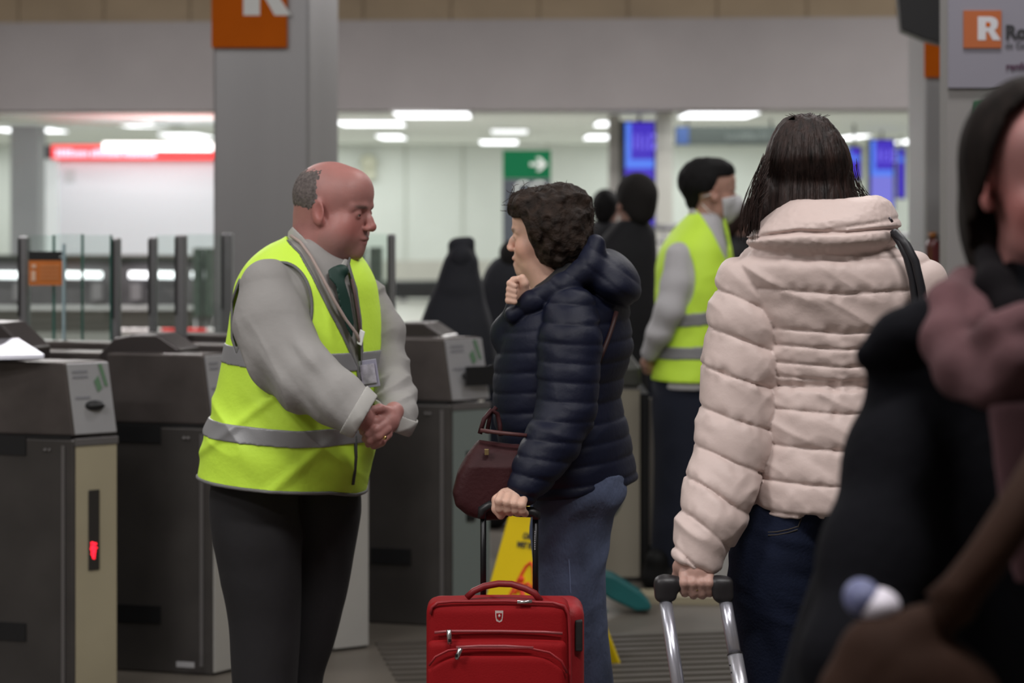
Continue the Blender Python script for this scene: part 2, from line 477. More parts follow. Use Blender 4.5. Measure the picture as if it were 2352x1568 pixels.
def skin_tint(heads, base, blush=0.35, lips=(0.45, 0.17, 0.15), brow=None, stubble=None):
    base = np.array(base)
    def t(v):
        c = np.tile(base, (len(v), 1))
        red = np.array([1.12, 0.62, 0.58])
        def mix(c, col, wt): return c * (1 - wt[:, None]) + np.array(col) * wt[:, None]
        for h in heads:
            q = h.loc(v); G = lambda c0, r: np.exp(-(((q - np.array(c0)) / np.array(r)) ** 2).sum(1))
            b = sum(G((sx * 0.045, 0.06, -0.035), (0.028, 0.05, 0.03)) for sx in (-1, 1)) + G((0, 0.11, -0.03), 0.016) \
                + sum(G((sx * 0.08, 0, -0.01), (0.014, 0.024, 0.034)) for sx in (-1, 1)) + 0.5 * G((0, 0.03, 0.11), (0.06, 0.08, 0.03))
            near = np.linalg.norm(q, axis=1) < 0.17
            b = np.clip(b, 0, 1) * blush * near
            c = c * (1 - b[:, None]) + c * red * b[:, None]
            lp = np.clip(1.3 * G((0, 0.093, -0.0655), (0.020, 0.02, 0.0075)), 0, 1); c = mix(c, lips, lp * 0.8)
            if brow is not None:
                bw = sum(np.clip(1.6 * G((sx * 0.032, 0.085, 0.017), (0.016, 0.03, 0.0042)), 0, 1) for sx in (-1, 1)); c = mix(c, brow, np.clip(bw, 0, 1) * 0.85)
            if stubble is not None:
                sb = np.clip((-0.045 - q[:, 2]) / 0.03, 0, 1) * (q[:, 1] > 0.0) * near; c = mix(c, stubble, sb * 0.25)
        return c
    return t
def add_eyes(h, parent, mw):
    for sx in (-1, 1):
        c = h.wld((sx * 0.031, 0.0722, -0.002)); fw = h.R @ np.array([0, 1.0, 0])
        MB().ball(c, 0.0123 * h.s, 20, 12).build('eye', mw, parent, smooth=True)
        e = parent.children[-1] if False else None
        MB().ball(c + (fw * 0.0074 - h.R @ np.array([0, 0, 0.0015])) * h.s, 0.0055 * h.s, 12, 8).build('iris', mat('iris_dark', (0.03, 0.02, 0.015), 0.2), parent, smooth=True)
def strands(mb, fn, n, seed, r=0.0006, seg=4):
    rnd = random.Random(seed)
    for i in range(n):
        pts = fn(rnd, i)
        if pts is not None: mb.tube(pts, [r] * (len(pts) - 1) + [r * 0.3], seg)
    return mb
def quilt(c, seams, amp, pw=2.6):
    s = np.array(sorted(seams), float); i = np.clip(np.searchsorted(s, c) - 1, 0, len(s) - 2)
    t = np.clip((c - s[i]) / (s[i + 1] - s[i]), 0, 1); wdt = np.minimum((s[i + 1] - s[i]) / 80, 1.2)
    return amp * wdt * (1 - np.abs(2 * t - 1) ** pw)

def on(fr, tor, x, y, o, lo_=-.5):
    """point on the near side of a torso, o metres in front of its surface"""
    ds = np.linspace(lo_, .1, 240); pts = np.array([fr.q(x, y, d) for d in ds]); v = tor(pts)
    if v is None: return fr.q(x, y, -.2)
    i = np.flatnonzero(v < o); return pts[i[0]] if len(i) else pts[np.argmin(v)]
# ------------------------------------------------------------------ the station
M_floor = mat('terrazzo floor', (0.110, 0.096, 0.080), 0.45, var=0.12, vscale=2.5, bump=0.05, bscale=60)
M_hallfloor = mat('hall floor', (0.62, 0.61, 0.56), 0.3, var=0.06, vscale=2)
M_wallw = mat('hall wall paint', (0.80, 0.83, 0.79), 0.6, var=0.03, vscale=1.2)
M_beam = mat('concrete beam', (0.37, 0.345, 0.35), 0.8, var=0.06, vscale=1.0, bump=0.1, bscale=20)
M_beige = mat('beige cladding', (0.36, 0.28, 0.19), 0.8, var=0.08, vscale=1.5)
M_ceil = mat('ceiling paint', (0.88, 0.90, 0.85), 0.7)
M_dceil = mat('concourse ceiling', (0.45, 0.42, 0.40), 0.8)
M_steel = mat('brushed steel', (0.36, 0.355, 0.365), 0.42, 0.75, var=0.10, vscale=1.6, bump=0.02, bscale=200, stretch=(1, 1, 0.05))
M_sideW = mat('side wall paint', (0.40, 0.38, 0.36), 0.8)
def structure(name, mb, m, **k):
    o = mb.build(name, m, None, **k); o['kind'] = 'structure'; return o
structure('floor', MB().box((-9, -3, -0.1), (9, 25, 0)), M_floor)
structure('floor_hall', MB().box((-15, 25, -0.1), (15, 41.5, 0)), M_hallfloor)
structure('wall_left', MB().box((-9.2, -3, -0.1), (-9, 25, 5.2)), M_sideW)
structure('wall_right', MB().box((9, -3, -0.1), (9.2, 25, 5.2)), M_sideW)
structure('wall_rear', MB().box((-9.2, -3.2, -0.1), (9.2, -3, 5.2)), M_sideW)
structure('ceiling', MB().box((-9.2, -3.2, 5.0), (9.2, 25.6, 5.2)), M_dceil)
structure('ceiling_hall', MB().box((-15, 25.5, 2.55), (15, 41.7, 2.75)), M_ceil)
structure('wall_back', MB().box((-15, 41.5, -0.1), (15, 41.7, 2.6)), M_wallw)
structure('wall_hall_left', MB().box((-15.2, 25, -0.1), (-15, 41.7, 2.7)), M_wallw)
structure('wall_hall_right', MB().box((15, 25, -0.1), (15.2, 41.7, 2.7)), M_wallw)
structure('wall_beam', MB().prism([(-9, 25.75), (9, 24.25), (9, 25.6), (-9, 26.1)], 2.55, 3.55), M_beam)
structure('wall_upper', MB().prism([(-9, 25.9), (9, 24.4), (9, 25.6), (-9, 26.2)], 3.55, 5.0), M_beige)
mb = MB()
for i in range(-9, 10):
    x = i * 0.98 + 0.3; y = 25.15 - x * 0.0833
    mb.box((x - 0.006, y - 0.012, 3.56), (x + 0.006, y + 0.02, 5.0))
structure('trim_1', mb, mat('joint', (0.2, 0.15, 0.1), 0.9))
# vertical joints in the far wall
mb = MB()
for x in (-5.6, -3.3, -1.95, -0.9, 0.65, 2.5, 5.2): mb.box((x - 0.012, 41.47, 0), (x + 0.012, 41.5, 2.55))
structure('trim_2', mb, mat('wall joint', (0.6, 0.62, 0.56), 0.8))
structure('baseboard_back', MB().box((-15, 41.42, 0), (15, 41.5, 0.42)), mat('sill', (0.62, 0.6, 0.55), 0.5))
# ribbed floor strip in front of the gates
mb = MB()
A = np.array([0.35, 7.35, 0]); dx = np.array([0.985, 0.17, 0]); dn = np.array([-0.17, 0.985, 0])
for i in range(11):
    c = A + dn * (0.085 * i) + dx * 0.6
    mb.obox(c + (0, 0, 0.004), dx * 1.3, dn * 0.022, (0, 0, 0.004))
structure('trim_3', mb, mat('rib', (0.075, 0.065, 0.055), 0.5))

# low steel columns of the concourse
def column(x0, x1, D, depth, skew, label, zt=5.0):
    a = P(x0, 0, D); b = P(x1, 0, D); t = thing('column', (a[0], D, 0), label, 'column')
    MB().prism([(a[0], D), (b[0], D), (b[0] + skew, D + depth), (a[0] + skew, D + depth)], 0, zt).build('shaft', M_steel, t, bevel=0.012)
    MB().prism([(a[0] - .01, D - .01), (b[0] + .01, D - .01), (b[0] + skew + .01, D + depth), (a[0] + skew - .01, D + depth)], 0, 0.12).build('plinth', mat('dark plinth', (0.04, 0.04, 0.04), 0.4), t)
    return t
c1 = column(489, 709, 10.5, 0.45, 0.105, 'brushed steel column with an orange letter sign, behind the bald attendant')
c2 = column(2123, 2330, 11.0, 0.45, 0.0, 'steel column with an orange band, right of the woman in the pink coat')
M_orange = mat('orange enamel', (0.52, 0.105, 0.003), 0.7, var=0.05, spec=.1)
M_white = mat('white enamel', (0.75, 0.76, 0.75), 0.5)
def letter_R(org, right, up, h, m, parent, name='lettering'):
    """bold rounded R with a small counter, height h"""
    org, right, up = map(np.array, (org, right, up)); n = np.cross(up, right) * -1.0
    out = [(0, 0), (0, 1.0), (0.55, 1.0), (0.72, 0.95), (0.83, 0.85), (0.86, 0.70), (0.82, 0.52), (0.70, 0.42), (0.98, 0.0), (0.64, 0.0), (0.44, 0.36), (0.34, 0.36), (0.34, 0)]
    mb = MB(); mb.extr([org + right * x * h + up * y * h for x, y in out], n * -0.004)
    o = mb.build(name, m, parent)
    hole = [(0.34, 0.56), (0.34, 0.76), (0.50, 0.76), (0.55, 0.66), (0.50, 0.56)]
    MB().extr([org + right * x * h + up * y * h + n * 0.0012 for x, y in hole], n * -0.004).build('letter_counter', M_orange, parent)
    return o
def sign_square(D, x0, y0, x1, y1, label, thick, Rx0, Ry1, Rh):
    a = P(x0, y1, D); b = P(x1, y0, D)
    t = thing('logo_sign', (a[0], D, a[2]), label, 'sign')
    MB().box((a[0], D - thick, a[2]), (b[0], D, b[2])).build('sign_plate', M_orange, t, bevel=0.002)
    o = P(Rx0, Ry1, D); o[1] = D - thick - 0.0005
    letter_R(o, (1, 0, 0), (0, 0, 1), Rh / F * D, M_white, t)
    return t
sign_square(10.488, 487, -66, 660, 110, 'orange square sign with a white letter R on the steel column behind the bald attendant', 0.02, 560, 36, 112)
a = P(2123, 178, 11); b = P(2330, 88, 11)
tag(MB().box((a[0] - 0.004, 10.97, a[2]), (b[0], 10.985, b[2])).build('orange_band', M_orange, None, loc=(a[0], 10.98, a[2])), 'plain dark orange band round the steel column under the black monitor', 'sign')

# notice totem at the right edge
t = thing('notice_totem', (1.95, 8.0, 0), 'pale grey notice totem with a rail logo, cut by the right edge of the photo', 'totem')
a = P(2175, 0, 8.0)
MB().box((a[0], 8.0, 0), (a[0] + 0.75, 8.14, 2.6)).build('panel', mat('totem lower', (0.27, 0.258, 0.255), 0.6), t, bevel=0.006)
pz = P(0, 203, 8.0)[2]
MB().box((a[0] + 0.002, 7.985, pz), (a[0] + 0.74, 8.0, 2.58)).build('header_panel', mat('totem header', (0.26, 0.25, 0.30), 0.6), t, bevel=0.002)
lg = MB(); q0 = P(2213, 110, 7.98); q1 = P(2300, 24, 7.98)
lo_ = lg.box((q0[0], 7.978, q0[2]), (q1[0], 7.985, q1[2])).build('logo_plate', mat('faded orange', (0.45, 0.12, 0.035), 0.5), t)
M_logo_w = mat('logo white', (0.62, 0.62, 0.66), 0.5)
q = P(2246, 92, 7.977)
letter_R(q, (1, 0, 0), (0, 0, 1), 54 / F * 7.98, M_logo_w, t)
M_ink = mat('dark ink', (0.03, 0.03, 0.035), 0.6)
tm = MB()
add_text(tm, 'Rodalies', P(2309, 88, 7.982), (1, 0, 0), (0, 0, 1), 0.066, 0.0025)
tm.build('lettering', M_ink, t)
tm = MB()
add_text(tm, 'de Catalunya', P(2309, 109, 7.982), (1, 0, 0), (0, 0, 1), 0.028, 0.0)
tm.build('lettering', mat('grey ink', (0.13, 0.13, 0.15), 0.6), t)
tm = MB()
add_text(tm, 'renfe', P(2310, 160, 7.982), (1, 0, 0), (0, 0, 1), 0.036, 0.001)
tm.build('lettering', mat('plum ink', (0.10, 0.05, 0.09), 0.6), t)
a = P(2239, 300, 7.97); b = P(2400, 232, 7.97)
es = thing('exit_sign', (a[0], 7.99, a[2]), 'dark green sign on the totem behind the hair of the nearest woman', 'sign')
MB().box((a[0], 7.975, a[2]), (b[0], 7.999, b[2])).build('sign_plate', mat('deep green', (0.015, 0.12, 0.05), 0.5), es)
# hanging monitor, top right
mo = thing('monitor', (2.0, 9.3, 2.3), 'black monitor hanging at the top edge beside the totem', 'monitor')
D = 9.5
pts = [P(2058, -60, D), P(2070, 68, D), P(2124, 90, D), P(2176, 103, D), P(2190, -60, D)]
MB().extr(pts, (0.02, 0.18, 0.0)).build('case', mat('black plastic', (0.012, 0.012, 0.014), 0.4), mo, bevel=0.006)
MB().tube([P(2120, -60, D) + (0, 0.09, 0), P(2120, -60, D) + (0, 0.09, 2.4)], 0.02).build('hanger', M_steel, mo, smooth=True)

# ------------------------------------------------------------------ ceiling lamps of the low hall
M_lamp = mat('lamp diffuser', (0.8, 0.8, 0.8), 0.5, emit=(0.95, 0.97, 1.0), estr=3.2)
M_lampd = mat('lamp diffuser dim', (0.8, 0.8, 0.8), 0.5, emit=(0.95, 0.97, 1.0), estr=1.3)
lamp_px = [(0, 135, 298, 1), (272, 372, 285, 0), (382, 475, 311, 0), (778, 928, 283, 1), (868, 930, 314, 0), (908, 1082, 263, 0), (1100, 1192, 326, 0),
           (1342, 1404, 314, 0), (1366, 1410, 283, 0), (1566, 1732, 263, 0), (1934, 1982, 314, 0), (2062, 2112, 324, 0), (1125, 1215, 301, 2)]
names = ['at the left edge over the grey pillar', 'above the white kiosk', 'just above the lit tube of the kiosk', 'brightest one, up and right of the bald head',
         'short one behind the brightest lamp', 'first lamp right of the steel column under the beam', 'low one left of the green arrow sign', 'left of the blue display, lower one',
         'left of the blue display, upper one', 'over the black hanging sign', 'right of the long-haired head', 'nearest to the right steel column', 'dim one above the green arrow sign']
for (x0, x1, y, k), nm in zip(lamp_px, names):
    D = F * 0.93 / (HY - y); a = P(x0 + 4, y, D); b = P(x1 - 4, y, D); dd = 0.75 if D < 34 else 1.0
    t = thing('ceiling_lamp', ((a[0] + b[0]) / 2, D, 2.55), 'flat white ceiling lamp, ' + nm, 'ceiling lamp', 'flat lamps in the low ceiling')
    MB().box((a[0] - .03, D - dd - .03, 2.525), (b[0] + .03, D + dd + .03, 2.55)).build('lamp_frame', M_white, t)
    MB().box((a[0], D - dd, 2.515), (b[0], D + dd, 2.527)).build('diffuser', M_lampd if k == 2 else M_lamp, t)
# service pipe under the ceiling, left
tag(MB().tube([P(-60, 272, 26.5), P(120, 277, 27), P(300, 285, 28.2), P(420, 289, 29.2)], 0.018, 8).build('pipe', mat('pipe paint', (0.35, 0.36, 0.28), 0.6), None, loc=P(0, 268, 26.6), smooth=True), 'thin dull pipe running under the low ceiling at top left', 'pipe')

# ------------------------------------------------------------------ kiosk, left
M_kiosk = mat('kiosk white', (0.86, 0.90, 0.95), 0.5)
t = thing('kiosk', (-4.5, 27, 0), 'white kiosk block with a red lit fascia, left of the steel column', 'kiosk')
a = P(135, 365, 27); b = P(540, 365, 27)
MB().box((a[0], 27, 0), (b[0], 30, a[2])).build('body', M_kiosk, t)
c = P(92, 365, 27)
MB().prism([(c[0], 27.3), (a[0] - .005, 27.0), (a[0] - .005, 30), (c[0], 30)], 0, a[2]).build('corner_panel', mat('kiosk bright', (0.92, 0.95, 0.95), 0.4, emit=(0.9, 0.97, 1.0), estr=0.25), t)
fz = P(0, 333, 26.9)[2]; fx = P(120, 0, 26.9)[0]
MB().box((fx, 26.85, a[2]), (b[0], 27.2, fz)).build('fascia', mat('red lit fascia', (0.8, 0.03, 0.03), 0.4, emit=(1.0, 0.035, 0.04), estr=0.75), t)
MB().box((fx - .09, 26.9, a[2]), (fx - .001, 27.2, fz)).build('fascia_end', mat('black plastic', (0.012, 0.012, 0.014), 0.4), t)
lm = MB(); rnd = random.Random(5)
for x0, x1 in ((128, 200), (208, 272), (282, 358)):
    x = x0
    while x < x1:
        wq = rnd.uniform(5, 9); p0 = P(x, 360, 26.84); p1 = P(x + wq, 360 - rnd.choice((13, 13, 17)), 26.84)
        lm.box((p0[0], 26.835, p0[2]), (p1[0], 26.85, p1[2])); x += wq + 2.5
lm.build('fascia_lettering', mat('pink lit letters', (0.9, 0.6, 0.7), 0.4, emit=(1.0, 0.55, 0.75), estr=0.9), t)
MB().tube([P(238, 336, 26.7), P(488, 337, 26.7)], 0.05, 12).build('lamp_tube', mat('tube light', (1, 1, 1), 0.4, emit=(1, 1, 0.97), estr=3), t, smooth=True)
MB().box(tuple(P(150, 418, 26.99)), tuple(P(172, 388, 26.985) + (0, 0, 0))).build('notice', mat('pale notice', (0.68, 0.72, 0.74), 0.6), t)
a = P(24, 0, 30.5); b = P(88, 0, 30.5)
tag(MB().box((a[0], 30.5, 0), (b[0], 31, 2.55)).build('pillar', mat('grey pillar', (0.42, 0.42, 0.44), 0.7), None, loc=(a[0], 30.5, 0)), 'square grey pillar left of the white kiosk', 'pillar')

# dark counter and reflection bars behind the gates, left
t = thing('counter', (-4.2, 20, 0), 'long dark counter with glowing tubes for sign reflections seen through the glass gate panels', 'counter')
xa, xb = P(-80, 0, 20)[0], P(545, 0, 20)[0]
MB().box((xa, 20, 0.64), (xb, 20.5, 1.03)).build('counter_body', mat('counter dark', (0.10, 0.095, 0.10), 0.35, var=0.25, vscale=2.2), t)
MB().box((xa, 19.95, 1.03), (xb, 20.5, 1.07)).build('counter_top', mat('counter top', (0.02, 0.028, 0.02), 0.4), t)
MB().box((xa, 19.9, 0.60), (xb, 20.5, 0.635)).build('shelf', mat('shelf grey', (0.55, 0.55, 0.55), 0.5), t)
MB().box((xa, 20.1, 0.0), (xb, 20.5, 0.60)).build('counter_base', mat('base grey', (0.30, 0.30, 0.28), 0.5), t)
M_strip = mat('reflection glow', (1, 1, 1), 0.4, emit=(0.95, 0.97, 1.0), estr=2.2)  # glowing tubes built in place of reflections of the lit sign
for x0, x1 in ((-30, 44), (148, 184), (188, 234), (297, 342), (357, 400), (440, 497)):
    MB().tube([P(x0, 631, 19.92), P(x1, 632, 19.92)], 0.03, 8).build('reflection_tube', M_strip, t, smooth=True)
for x0 in (30, 210, 300, 445):
    MB().box(tuple(P(x0, 690, 19.9)), tuple(P(x0 + 26, 650, 19.96) + (0, 0.04, 0))).build('counter_box', mat('box grey', (0.22, 0.21, 0.22), 0.5), t)
t = thing('reflection_bar', (-4, 16, 0), 'red and white striped barrier bar behind the glass gate panels', 'reflection')  # solid bar on posts, built for the red and white sign reflection
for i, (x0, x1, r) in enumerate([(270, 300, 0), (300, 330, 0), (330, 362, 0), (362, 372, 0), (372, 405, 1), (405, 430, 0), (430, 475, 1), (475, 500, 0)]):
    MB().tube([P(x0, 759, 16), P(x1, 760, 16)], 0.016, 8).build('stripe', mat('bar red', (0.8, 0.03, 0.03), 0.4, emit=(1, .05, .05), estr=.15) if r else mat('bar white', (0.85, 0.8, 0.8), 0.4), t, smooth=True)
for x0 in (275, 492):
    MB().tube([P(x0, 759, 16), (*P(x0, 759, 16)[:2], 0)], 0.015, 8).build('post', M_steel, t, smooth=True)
# dark boards built in place of dark reflections in the glass
for k, (x0, y0, x1, y1, D, lab) in enumerate([(443, 570, 462, 690, 18.5, 'dark slatted rack left of the steel column, nearer the kiosk'), (470, 570, 488, 690, 18.5, 'dark slatted rack touching the edge of the steel column'),
                                               (812, 568, 838, 604, 18.5, 'small dark rack just right of the bald man\'s chin'), (848, 568, 876, 604, 18.5, 'small dark rack beside the steel gate post')]):
    a = P(x0, y1 if k < 2 else 690, D); b = P(x1, y0, D)
    tt = thing('reflection_board', (a[0], D, 0), lab, 'board', 'boards for dark reflections behind the gates')
    MB().box((a[0], D, 0.62), (b[0], D + .2, b[2])).build('dark_board', mat('board', (0.05, 0.07, 0.055), 0.5, var=0.3, vscale=14), tt)
    for xx in (a[0] + .01, b[0] - .01): MB().tube([(xx, D + .1, 0), (xx, D + .1, .63)], 0.01, 6).build('leg', M_steel, tt, smooth=True)
# bench
t = thing('bench', (-1.6, 34.3, 0), 'low black bench against the far hall between the two talking people', 'bench')
xa, xb = P(560, 0, 34.3)[0], P(1290, 0, 34.3)[0]
MB().box((xa, 34.3, 0.05), (xb, 34.8, 0.31)).build('seat', mat('bench black', (0.01, 0.01, 0.012), 0.4), t, bevel=0.02)
for x in (xa + .1, xb - .1, (xa + xb) / 2): MB().box((x - .05, 34.35, 0), (x + .05, 34.75, 0.06)).build('foot', M_steel, t)
# bell-shaped fitting on the wall
t = thing('wall_fitting', tuple(P(846, 385, 41.2)), 'faint beige fitting on the far wall right of the bald head', 'fitting')
MB().ball(P(846, 372, 41.35), (0.16, 0.1, 0.14)).build('dome', mat('cream', (0.66, 0.65, 0.52), 0.6), t, smooth=True)
MB().box(tuple(P(832, 412, 41.35)), tuple(P(862, 380, 41.3) + (0, .18, 0))).build('box', mat('cream', (0.66, 0.65, 0.52), 0.6), t)

# green arrow totem
t = thing('direction_totem', (P(1155, 0, 20)[0], 20, 0), 'green and dark grey totem with a white arrow above the short-haired woman', 'sign')
a = P(1155, 410, 20); b = P(1265, 345, 20)
MB().box((a[0], 20, a[2]), (b[0], 20.12, b[2])).build('header', mat('arrow green', (0.006, 0.19, 0.075), 0.6, spec=.2), t)
MB().box((a[0], 20, 0), (b[0], 20.12, a[2] - .003)).build('panel', mat('slate', (0.10, 0.115, 0.14), 0.5), t)
ar = MB(); q = lambda x, y: P(x, y, 19.99)
ar.extr([q(1217, 373), q(1217, 381), q(1240, 381), q(1231, 393), q(1241, 393), q(1257, 377), q(1241, 361), q(1231, 361), q(1240, 373)], (0, 0.012, 0))
ar.build('arrow', mat('arrow white', (0.75, 0.8, 0.76), 0.5, emit=(.8, .85, .8), estr=.2), t)
tm = MB(); add_text(tm, 'CC', P(1180, 452, 19.99), (1, 0, 0), (0, 0, 1), 0.20, 0.002, 0.004); tm.build('lettering', mat('arrow white', (0.7, 0.7, 0.7)), t)
# black hanging sign
t = thing('hanging_sign', (P(1550, 0, 28)[0], 28, 2.2), 'long black hanging sign with a blue end, left of the long-haired head', 'sign')
a = P(1552, 333, 28); b = P(1800, 290, 28)
MB().box((a[0], 28, a[2]), (b[0], 28.15, b[2])).build('sign_box', mat('sign dark', (0.045, 0.055, 0.05), 0.5), t)
b2 = P(1582, 292, 28)
MB().box((a[0] + .01, 27.985, a[2] + .01), (b2[0], 28, b2[2])).build('blue_end', mat('sign blue', (0.03, 0.07, 0.22), 0.5), t)
tm = MB(); rnd = random.Random(9)
for i in range(14):
    x = 1668 + i * 7; p0 = P(x, 322, 27.98); p1 = P(x + rnd.uniform(3, 5), 322 - rnd.choice((10, 13, 16)), 27.98)
    tm.box((p0[0], 27.975, p0[2]), (p1[0], 27.99, p1[2]))
tm.build('printed_line', mat('dull letters', (0.14, 0.16, 0.15)), t)
for x in (a[0] + .15, b[0] - .15): MB().tube([(x, 28.07, b[2]), (x, 28.07, 2.55)], 0.015, 6).build('rod', M_steel, t, smooth=True)

# blue departure displays
M_viol = mat('display violet', (0.02, 0.01, 0.1), 0.3, emit=srgb(66, 48, 185), estr=1.0)
M_blue = mat('display light blue', (0.02, 0.05, 0.2), 0.3, emit=srgb(85, 125, 235), estr=1.0)
M_lilac = mat('display lilac', (0.02, 0.05, 0.2), 0.3, emit=srgb(120, 115, 205), estr=1.0)
M_dtext = mat('display digits', (0.02, 0.05, 0.2), 0.3, emit=srgb(135, 120, 245), estr=1.1)
M_black = mat('black plastic', (0.012, 0.012, 0.014), 0.4)
def display(D, x0, y0, x1, y1, label, bar, txt, lower=M_viol, frame=12):
    a = P(x0, y1, D); b = P(x1, y0, D); s = D / F
    t = thing('departure_display', (a[0], D, a[2]), label, 'display', 'tall blue departure displays')
    MB().box((a[0] - frame * s, D, a[2] - .02), (b[0] + 4 * s, D + .1, b[2] + .02)).build('case', M_black, t)
    def rect(x0_, y0_, x1_, y1_, m, nm, o=0.004):
        p = P(x0_, y1_, D); q_ = P(x1_, y0_, D); MB().box((p[0], D - o, p[2]), (q_[0], D - o + .004, q_[2])).build(nm, m, t)
    rect(x0, y0, x1, bar[0], M_viol, 'screen'); rect(x0, bar[0], x1, bar[1], M_blue, 'screen_band'); rect(x0, bar[1], x1, y1, lower, 'lower_screen')
    rect(x0, y0, x0 + (x1 - x0) * .2, bar[0], M_blue, 'side_stripe', 0.006)
    if txt:
        tm = MB(); h = (x1 - x0) * 0.40 * s; add_text(tm, txt, P(x0 + (x1 - x0) * .24, y0 + (bar[0] - y0) * .72, D - .01), (1, 0, 0), (0, 0, 1.9), h, 0.001); tm.build('digits', M_dtext, t)
    MB().tube([((a[0] + b[0]) / 2, D + .05, b[2]), ((a[0] + b[0]) / 2, D + .05, 2.62)], 0.02, 8).build('hanger', M_steel, t, smooth=True)
display(26.2, 1436, 281, 1502, 520, 'large blue departure display left of the masked attendant', (366, 386), '11:12')
display(33, 2000, 322, 2052, 480, 'paler blue departure display right of the long-haired woman', (390, 404), '11:12', M_lilac, 6)
display(36, 2062, 343, 2077, 454, 'thin violet display seen edge-on beside the right column', (362, 372), None, M_viol, 2)
display(30, 1950, 340, 1976, 410, 'blue display half hidden by the long-haired head', (358, 368), None, M_viol, 2)
a = P(1398, 0, 26.5); b = P(1424, 0, 26.5)
tag(MB().box((a[0], 26.5, 0), (b[0], 26.65, 2.55)).build('pillar', mat('pale pillar', (0.55, 0.53, 0.5), 0.5), None, loc=(a[0], 26.5, 0)), 'slim pale pillar beside the large blue display', 'pillar')
a = P(1508, 0, 25.9); b = P(1545, 0, 25.9)
tag(MB().box((a[0], 25.9, 0), (b[0], 26.1, 2.55)).build('pillar', mat('pale pillar2', (0.70, 0.70, 0.64), 0.5), None, loc=(a[0], 25.9, 0)), 'cream pillar right of the large blue display', 'pillar')
# railing at the far right
def railing(pts, D, label):
    t = thing('railing', (P(pts[0], 0, D)[0], D, 0), label, 'railing')
    for y in (0, 1):
        MB().tube([P(pts[0], pts[2] + y * 34, D), P(pts[1], pts[2] + y * 34, D)], 0.03 if y == 0 else 0.015, 8).build('rail', mat('rail grey', (0.25, 0.25, 0.26), 0.4, 0.6), t, smooth=True)
    for i in range(6):
        x = pts[0] + (pts[1] - pts[0]) * i / 5; p = P(x, pts[2], D); MB().tube([p, (p[0], p[1], 0)], 0.015, 8).build('post', mat('rail grey', (0.25, 0.25, 0.26), 0.4, 0.6), t, smooth=True)
railing((1990, 2170, 541), 20, 'grey handrail at the far right behind the pink coat')
railing((1505, 1600, 522), 22, 'grey handrail left of the masked attendant')

# ------------------------------------------------------------------ ticket gates
M_gside = mat('gate side metal', (0.066, 0.060, 0.057), 0.38, 0.35, var=0.15, vscale=5)
M_gtop = mat('gate hood metal', (0.10, 0.086, 0.082), 0.32, 0.45, var=0.2, vscale=7)
M_gend = mat('gate end cream', (0.34, 0.30, 0.205), 0.5, var=0.08, vscale=3)
M_gendg = mat('gate end grey', (0.36, 0.35, 0.33), 0.5, var=0.06, vscale=3)
M_gplate = mat('reader plate', (0.50, 0.50, 0.52), 0.35, 0.5, var=0.06)
M_gdark = mat('slot black', (0.006, 0.006, 0.007), 0.5)
M_trim = mat('gate trim', (0.20, 0.19, 0.19), 0.35, 0.6)
M_red = mat('red led', (0.6, 0.01, 0.02), 0.4, emit=(1.0, 0.01, 0.03), estr=2.5)
M_garrow = mat('green arrow', (0.10, 0.19, 0.11), 0.7)
S = np.array([-0.965, 0.262, 0]); ZS, ZT = 0.835, 1.072
